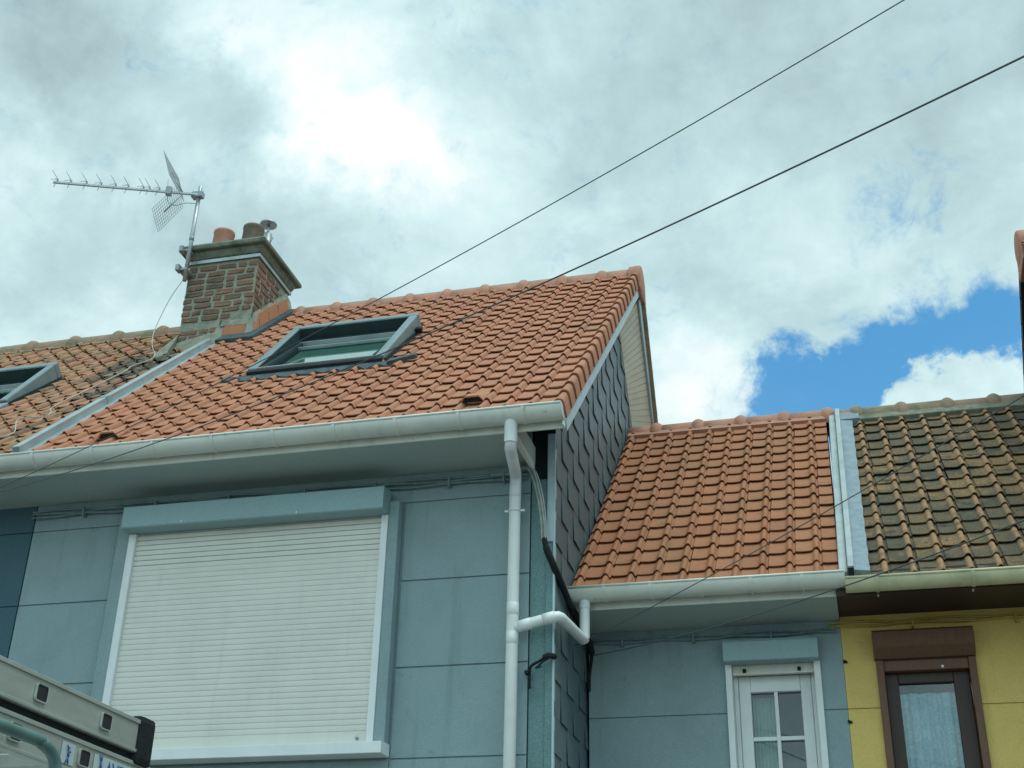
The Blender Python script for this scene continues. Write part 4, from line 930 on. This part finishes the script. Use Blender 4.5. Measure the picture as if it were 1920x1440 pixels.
# ================================================================== television aerial
def aerial():
    a = thing('television_aerial', 'grey television aerial on a short mast strapped to the brick chimney', 'aerial', (-6.215, 10.13, 8.58))
    top = Vector((-6.185, 10.10, 9.72)); bot = Vector((-6.218, 10.13, 8.58))
    b = B(); b.tube([bot, top], .022, 14); b.done('mast', 'steel', a)
    b = B(); b.tube([bot + (top-bot)*.42, bot + (top-bot)*.46], .0255, 14); b.done('mast_collar', 'wire_steel', a)
    for x0, za, zb in ((-6.30, 8.70, 8.725), (-6.29, 8.93, 8.95)):
        b = B(); b.box(x0, -6.20, 10.10, 10.26, za, zb); b.box(x0-.012, x0+.028, 10.07, 10.15, za-.01, zb+.03); b.done('mast_bracket', 'wire_steel', a)
    base = Vector((-6.19, 10.075, 9.605)); tip = Vector((-7.58, 9.574, 9.632))
    d = (tip-base).normalized(); hdir = Vector((-d.y, d.x, 0)).normalized()   # level, across the boom
    if hdir.y > 0: hdir = -hdir
    up = d.cross(hdir); up = up if up.z > 0 else -up
    b = B()
    P = [base - d*.05, tip]
    for s0, s1 in ((-.05, 1.49),):
        q = []
        for s in (s0, s1):
            c = base + d*s
            q += [c + hdir*.011 + up*.011, c - hdir*.011 + up*.011, c - hdir*.011 - up*.011, c + hdir*.011 - up*.011]
        b.hexa([tuple(x) for x in q])
    b.done('boom', 'steel', a)
    for s in (1.45, 1.31, 1.15, 1.00, .85, .72, .565, .50, .40):
        c = base + d*s + up*.012
        b = B()
        b.tube([c, c + up*.035], .009, 8)
        hub = c + up*.03
        for sh, su, L_ in ((1, 1, .105), (-1, 1, .105), (1, -1, .10), (-1, -1, .10)):
            v = (hdir*sh*.62 + up*su*.50 + d*.45).normalized()
            b.tube([hub, hub + v*L_], .0028, 6)
        b.done('director', 'wire_steel', a)
    c = base + d*.30
    b = B()
    q = []
    for s in (-.03, .03): q += [c + d*s + hdir*.03 + up*.055, c + d*s - hdir*.03 + up*.055, c + d*s - hdir*.03 - up*.035, c + d*s + hdir*.03 - up*.035]
    b.hexa([tuple(x) for x in q]); b.tube([c + up*.05 + d*.02, c + up*.16 + d*.03], .003, 6); b.done('dipole_box', 'wire_steel', a, bevel=.006)
    c = base + d*.17
    for su in (1, -1):
        al = R(58)
        v = (d*math.cos(al) + up*su*math.sin(al)).normalized()
        o0 = c + up*su*.03
        b = B()
        W, L_ = .21, .40
        nx, ny = 9, 15
        for i in range(nx):
            u = -W + 2*W*i/(nx-1); b.tube([o0 + hdir*u + v*.01, o0 + hdir*u + v*L_], .0018, 5)
        for j in range(ny):
            t = .01 + (L_-.01)*j/(ny-1); b.tube([o0 - hdir*W + v*t, o0 + hdir*W + v*t], .0018, 5)
        r = b.done('reflector', 'wire_steel', a)
        b = B(); b.tube([o0 - v*.02, o0 + v*.26], .009, 8); b.done('reflector_arm', 'steel', r)
    b = B()
    cc = Vector((-6.186, 10.10, 9.61))
    b.box(cc.x-.075, cc.x+.045, cc.y-.035, cc.y+.035, cc.z-.03, cc.z+.035)
    b.tube([cc + Vector((-.06, 0, .03)), cc + Vector((-.085, 0, .085))], .004, 6); b.tube([cc + Vector((.04, 0, -.03)), cc + Vector((.045, 0, .06))], .004, 6)
    b.done('clamp', 'wire_steel', a, bevel=.006)
    b = B(); p0 = base + d*.31 - up*.03
    b.tube(smooth_path([p0, p0 - up*.09 - d*.02, p0 - up*.13 - d*.10, p0 - up*.09 - d*.2, (-6.19, 10.09, 9.5)], 6), .004, 6); b.done('feeder_loop', 'wire_steel', a)
    return a
aerial()
fr = RoofFrame(7.581, 5.50)
b = B(); off = .045
co = [(-6.222, 10.12, 8.60), (-6.30, 10.06, 8.35), (-6.345, 9.98, 8.03), (-6.30, 9.86, 7.80), (-6.20, 9.72, 7.60)]
rp = [(-6.086, 2.77), (-6.171, 2.51), (-6.10, 2.22), (-6.141, 1.69), (-6.215, 1.20), (-6.065, .93), (-6.05, .82), (-6.221, .83), (-6.28, .77), (-6.11, .45), (-6.15, .30), (-6.25, .2)]
co += [tuple(fr.p(x, s, off+.01*math.sin(s*9))) for x, s in rp]
b.tube(smooth_path(co, 5), .0045, 6)
tag(b.done('aerial_cable', 'coax', None), 'pale coaxial cable hanging from the aerial mast and trailing down the worn tiles', 'cable')

# ================================================================== cables
def span(a, e, c2, extra=0):
    """catenary-like span: quadratic height over distance"""
    a, e = Vector(a), Vector(e); d = e-a; L_ = math.hypot(d.x, d.y); out = []
    for i in range(61):
        t = i/60*(1+extra); s = t*L_
        z = a.z + d.z*t + c2*(s*s - s*L_)
        out.append((a.x + d.x*t, a.y + d.y*t, z))
    return out
b = B(); b.tube(span((-6.083, 7.62, 5.182), (1.04, 4.307, 5.824), .009, .6), .0032, 6)
tag(b.done('overhead_cable', 'black_cable'), 'upper overhead cable reaching the top edge of the sky, passing just right of the chimney', 'cable', 'overhead cables')
b = B(); b.tube(span((-6.063, 7.625, 5.190), (.712, 2.952, 4.063), .009, .25), .0034, 6)
tag(b.done('overhead_cable', 'black_cable'), 'lower thicker overhead cable crossing the ridge of the tall grey house', 'cable', 'overhead cables')
b = B(); b.tube(span((-1.87, 8.763, 4.18), (.891, 5.275, 4.176), .007, .6), .0030, 6)
tag(b.done('overhead_cable', 'black_cable'), 'thin cable from the white elbow pipe up across the bright low tile roof', 'cable', 'overhead cables')
b = B(); b.tube(span((-1.853, 9.24, 4.239), (.839, 5.519, 3.695), .012, .6), .0036, 6)
tag(b.done('overhead_cable', 'black_cable'), 'lowest cable, crossing the low grey wall and the beige gutter of the yellow house', 'cable', 'overhead cables')
# bundle of service cables coming round the corner
b = B()
base = [(-2.33, 8.175, 5.262), (-2.16, 8.165, 5.262), (-2.086, 8.14, 5.285), (-2.03, 8.13, 5.235), (-1.985, 8.125, 5.055), (-1.955, 8.12, 4.857), (-1.945, 8.12, 4.735)]
for k in range(5):
    ox, oy = .011*(k-2), .009*((k*2) % 3-1)
    b.tube(smooth_path([Vector(p) + Vector((ox*(.7+.3*math.sin(i+k)), oy, .004*math.sin(i*2+k))) for i, p in enumerate(base)], 6), .0075, 7)
cb = b.done('cable_bundle', 'grey_cable'); tag(cb, 'grey bundle of cables curving down from the eaves into a black sleeve', 'cable')
b = B(); b.tube(smooth_path([(-1.945, 8.12, 4.745), (-1.925, 8.125, 4.66), (-1.885, 8.18, 4.55), (-1.868, 8.35, 4.475), (-1.862, 8.56, 4.415), (-1.862, 8.86, 4.385), (-1.85, 9.10, 4.33), (-1.845, 9.24, 4.26)], 6), [.019]*5 + [.024]*38, 10); b.done('black_sleeve', 'rubber', cb)
b = B()
b.tube(smooth_path([(-1.885, 8.20, 3.95), (-1.915, 8.13, 3.938), (-1.965, 8.14, 3.912), (-2.03, 8.16, 3.885), (-2.045, 8.17, 3.84), (-2.043, 8.17, 3.74)], 6), [.020]*10 + [.009]*21, 8)
b.tube(smooth_path([(-1.90, 8.13, 3.925), (-1.94, 8.12, 3.90), (-1.97, 8.15, 3.89), (-1.99, 8.12, 3.86), (-1.95, 8.11, 3.865)], 6), .006, 6)
b.box(-2.075, -2.045, 8.15, 8.20, 3.835, 3.855)
tag(b.done('cable_joint', 'rubber'), 'taped black cable joint on the corner pillar below the elbow pipe', 'cable')
b = B(); b.tube(smooth_path([(-1.845, 9.235, 4.26), (-1.85, 9.235, 4.20), (-1.865, 9.235, 4.10), (-1.868, 9.235, 3.98)], 6), .013, 8)
tag(b.done('drop_cable', 'rubber'), 'short black cable end hanging in the corner beside the low grey wall', 'cable')

# ================================================================== ladder on the roof rack of a van
def ladder():
    L = thing('extension_ladder', 'aluminium extension ladder with black end cap lying on a roof rack', 'ladder', (-1.98, 1.6, 2.16))
    def rail(x, side, y0, y1, z0, z1, t=.026):
        """hollow stringer; the outer face at x, opening slots where the rungs come through"""
        b = B(); s = side
        xa, xb = (x-.004, x) if s > 0 else (x, x+.004)
        hs = [z0+.0, z0+.010, z1-.010, z1]
        b.box(min(x, x-s*t), max(x, x-s*t), y0, y1, z0, z0+.005); b.box(min(x, x-s*t), max(x, x-s*t), y0, y1, z1-.005, z1)
        # ribbed lips along the edges
        b.box(min(x, x+s*.003), max(x, x+s*.003), y0, y1, z1-.011, z1-.001); b.box(min(x, x+s*.003), max(x, x+s*.003), y0, y1, z0+.001, z0+.009)
        b.box(min(x, x-s*t)+.001, max(x, x-s*t)-.001, y0+.001, y1-.001, z0+.005, z1-.005)
        return b.done('rail', 'alu', L, bevel=.0012)
    yr = [2.565 + .28*k for k in range(-9, 3)]
    def section(z0, z1, xo, y0, y1, ys):
        zc = (z0+z1)/2
        r1 = rail(xo, 1, y0, y1, z0, z1); r2 = rail(xo-.40, -1, y0, y1, z0, z1)
        for y in ys:
            if not (y0 < y < y1): continue
            b = B(); b.box(xo-.40, xo-.010, y-.014, y+.014, zc-.016, zc+.016); rg = b.done('rung', 'alu', L, bevel=.004)
            # flared rung mouth on the outer face: rim with a dark hole
            b = B()
            w_, h_ = .0235, .0205
            def rr(w2, h2, c, x): 
                out = []
                for cx, cz, a0 in ((w2-c, h2-c, 0), (-(w2-c), h2-c, 90), (-(w2-c), -(h2-c), 180), (w2-c, -(h2-c), 270)):
                    for i in range(5):
                        a_ = R(a0 + 90*i/4); out.append((x, y + cx + c*math.cos(a_), zc + cz + c*math.sin(a_)))
                return out
            A = [b.bm.verts.new(p) for p in rr(w_, h_, .008, xo)]; Bv = [b.bm.verts.new(p) for p in rr(w_-.001, h_-.001, .007, xo+.006)]; Cv = [b.bm.verts.new(p) for p in rr(w_-.0032, h_-.0032, .006, xo+.0055)]
            n = len(A)
            for q0, q1 in ((A, Bv), (Bv, Cv)):
                for i in range(n): b.bm.faces.new((q0[i], q0[(i+1) % n], q1[(i+1) % n], q1[i]))
            b.done('rung_rim', 'alu', rg)
            b = B(); b.bm.faces.new([b.bm.verts.new(p) for p in rr(w_-.0030, h_-.0030, .006, xo+.0035)]); b.done('rung_hole', 'slate_dark', rg)
        return r1
    section(2.268, 2.350, -1.77, -.1, 3.018, yr)
    r_low = section(2.170, 2.250, -1.775, -.3, 3.6, [2.505 + .2795*k for k in range(-9, 5)])
    for x in (-1.782, -2.158):
        b = B(); b.box(x-.026, x+.021, 3.0, 3.080, 2.240, 2.364, bevel=.018); b.done('end_cap', 'rubber', L)
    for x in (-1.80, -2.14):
        b = B(); b.box(x-.018, x+.018, -.1, 3.03, 2.2505, 2.2675); b.done('gap_shade_strip', 'rubber', L)  # black strips added as the shade in the gap between the two sections
    # stickers on the lower rail
    def runner(yc, zc, k, flip):
        b = B(); s = flip
        def l(p, q, r_=.0016): b.tube([(-1.7712, yc+p[0]*k, zc+s*p[1]*k), (-1.7712, yc+q[0]*k, zc+s*q[1]*k)], r_, 5)
        l((0, .004), (.001, -.012), .0026); l((0, -.012), (-.008, -.027)); l((.001, -.012), (.004, -.028)); l((0, .004), (-.008, .013)); l((0, .004), (.008, -.001)); l((.001, .008), (.001, .010), .0024)
        b.done('runner_mark', 'sticker_blue', r_low)
    b = B(); b.box(-1.7748, -1.7738, 2.690, 2.745, 2.184, 2.232); b.done('sticker', 'sticker_white', r_low)
    b = B(); b.box(-1.7748, -1.7738, 2.83, 3.16, 2.184, 2.231); b.done('sticker', 'sticker_white', r_low)
    runner(2.716, 2.212, 1.0, 1); runner(2.858, 2.206, 1.0, -1)
    cu = bpy.data.curves.new('lettering', 'FONT'); cu.body = 'ESCAV'; cu.size = .046; cu.extrude = .0004
    tmp = bpy.data.objects.new('lettering_curve', cu); COL.objects.link(tmp)
    me = bpy.data.meshes.new_from_object(tmp.evaluated_get(bpy.context.evaluated_depsgraph_get()))
    bpy.data.objects.remove(tmp); bpy.data.curves.remove(cu)
    me.materials.clear(); me.materials.append(M['sticker_blue'])
    o = bpy.data.objects.new('lettering', me); COL.objects.link(o)
    o.parent = r_low; o.matrix_parent_inverse = world_of(r_low).inverted()
    # lettering reads upside down on the outer face
    o.matrix_basis = Matrix(((0, 0, 1, -1.7725), (-1, 0, 0, 3.02), (0, -1, 0, 2.224), (0, 0, 0, 1)))
    return L
ladder()
def van():
    v = thing('parked_van', 'van roof rack in dark green tube with the ladder on it', 'van', (-2.6, .6, 0))
    b = B()
    prof = [(-1.9, .45), (-1.9, 1.15), (-1.55, 1.3), (-.75, 1.95), (-.5, 2.0), (2.95, 2.0), (3.05, 1.9), (3.12, .45)]
    b.extrude_x(prof, -3.5, -1.66); b.done('body', 'van_paint', v, bevel=.06)
    b = B(); b.box(-1.662, -1.652, -.62, .35, 1.25, 1.78); b.box(-3.508, -3.498, -.62, .35, 1.25, 1.78); b.done('side_window', 'window_dark', v, bevel=.002)
    b = B(); b.hexa([(-3.35, -1.50, 1.36), (-1.81, -1.50, 1.36), (-1.81, -.80, 1.93), (-3.35, -.80, 1.93), (-3.35, -1.53, 1.38), (-1.81, -1.53, 1.38), (-1.81, -.83, 1.95), (-3.35, -.83, 1.95)]); b.done('windscreen', 'window_dark', v)
    for x in (-3.42, -1.74):
        for y in (-1.05, 2.1):
            b = B(); b.lathe((x-.1, y, .33), [(.20, 0), (.31, .01), (.33, .04), (.33, .16), (.31, .19), (.20, .2)], 28, Vector((1, 0, 0))); b.done('wheel', 'rubber', v)
    b = B()
    for x in (-3.35, -1.70):
        b.tube(smooth_path([(x, -.45, 1.99), (x, -.45, 2.13), (x, -.40, 2.178), (x, -.3, 2.185), (x, .6, 2.185), (x, 1.6, 2.186), (x, 2.40, 2.187), (x, 2.50, 2.184), (x, 2.552, 2.165), (x, 2.570, 2.12), (x, 2.572, 1.99)], 6), .0135, 12)
    for y in (.1, 1.3, 2.3):
        b.tube([(-3.35, y, 2.148), (-1.70, y, 2.148)], .012, 10); 
        for x in (-3.35, -1.70): b.tube([(x, y, 1.99), (x, y, 2.185)], .012, 10)
    b.done('roof_rack', 'rack_paint', v)
van()
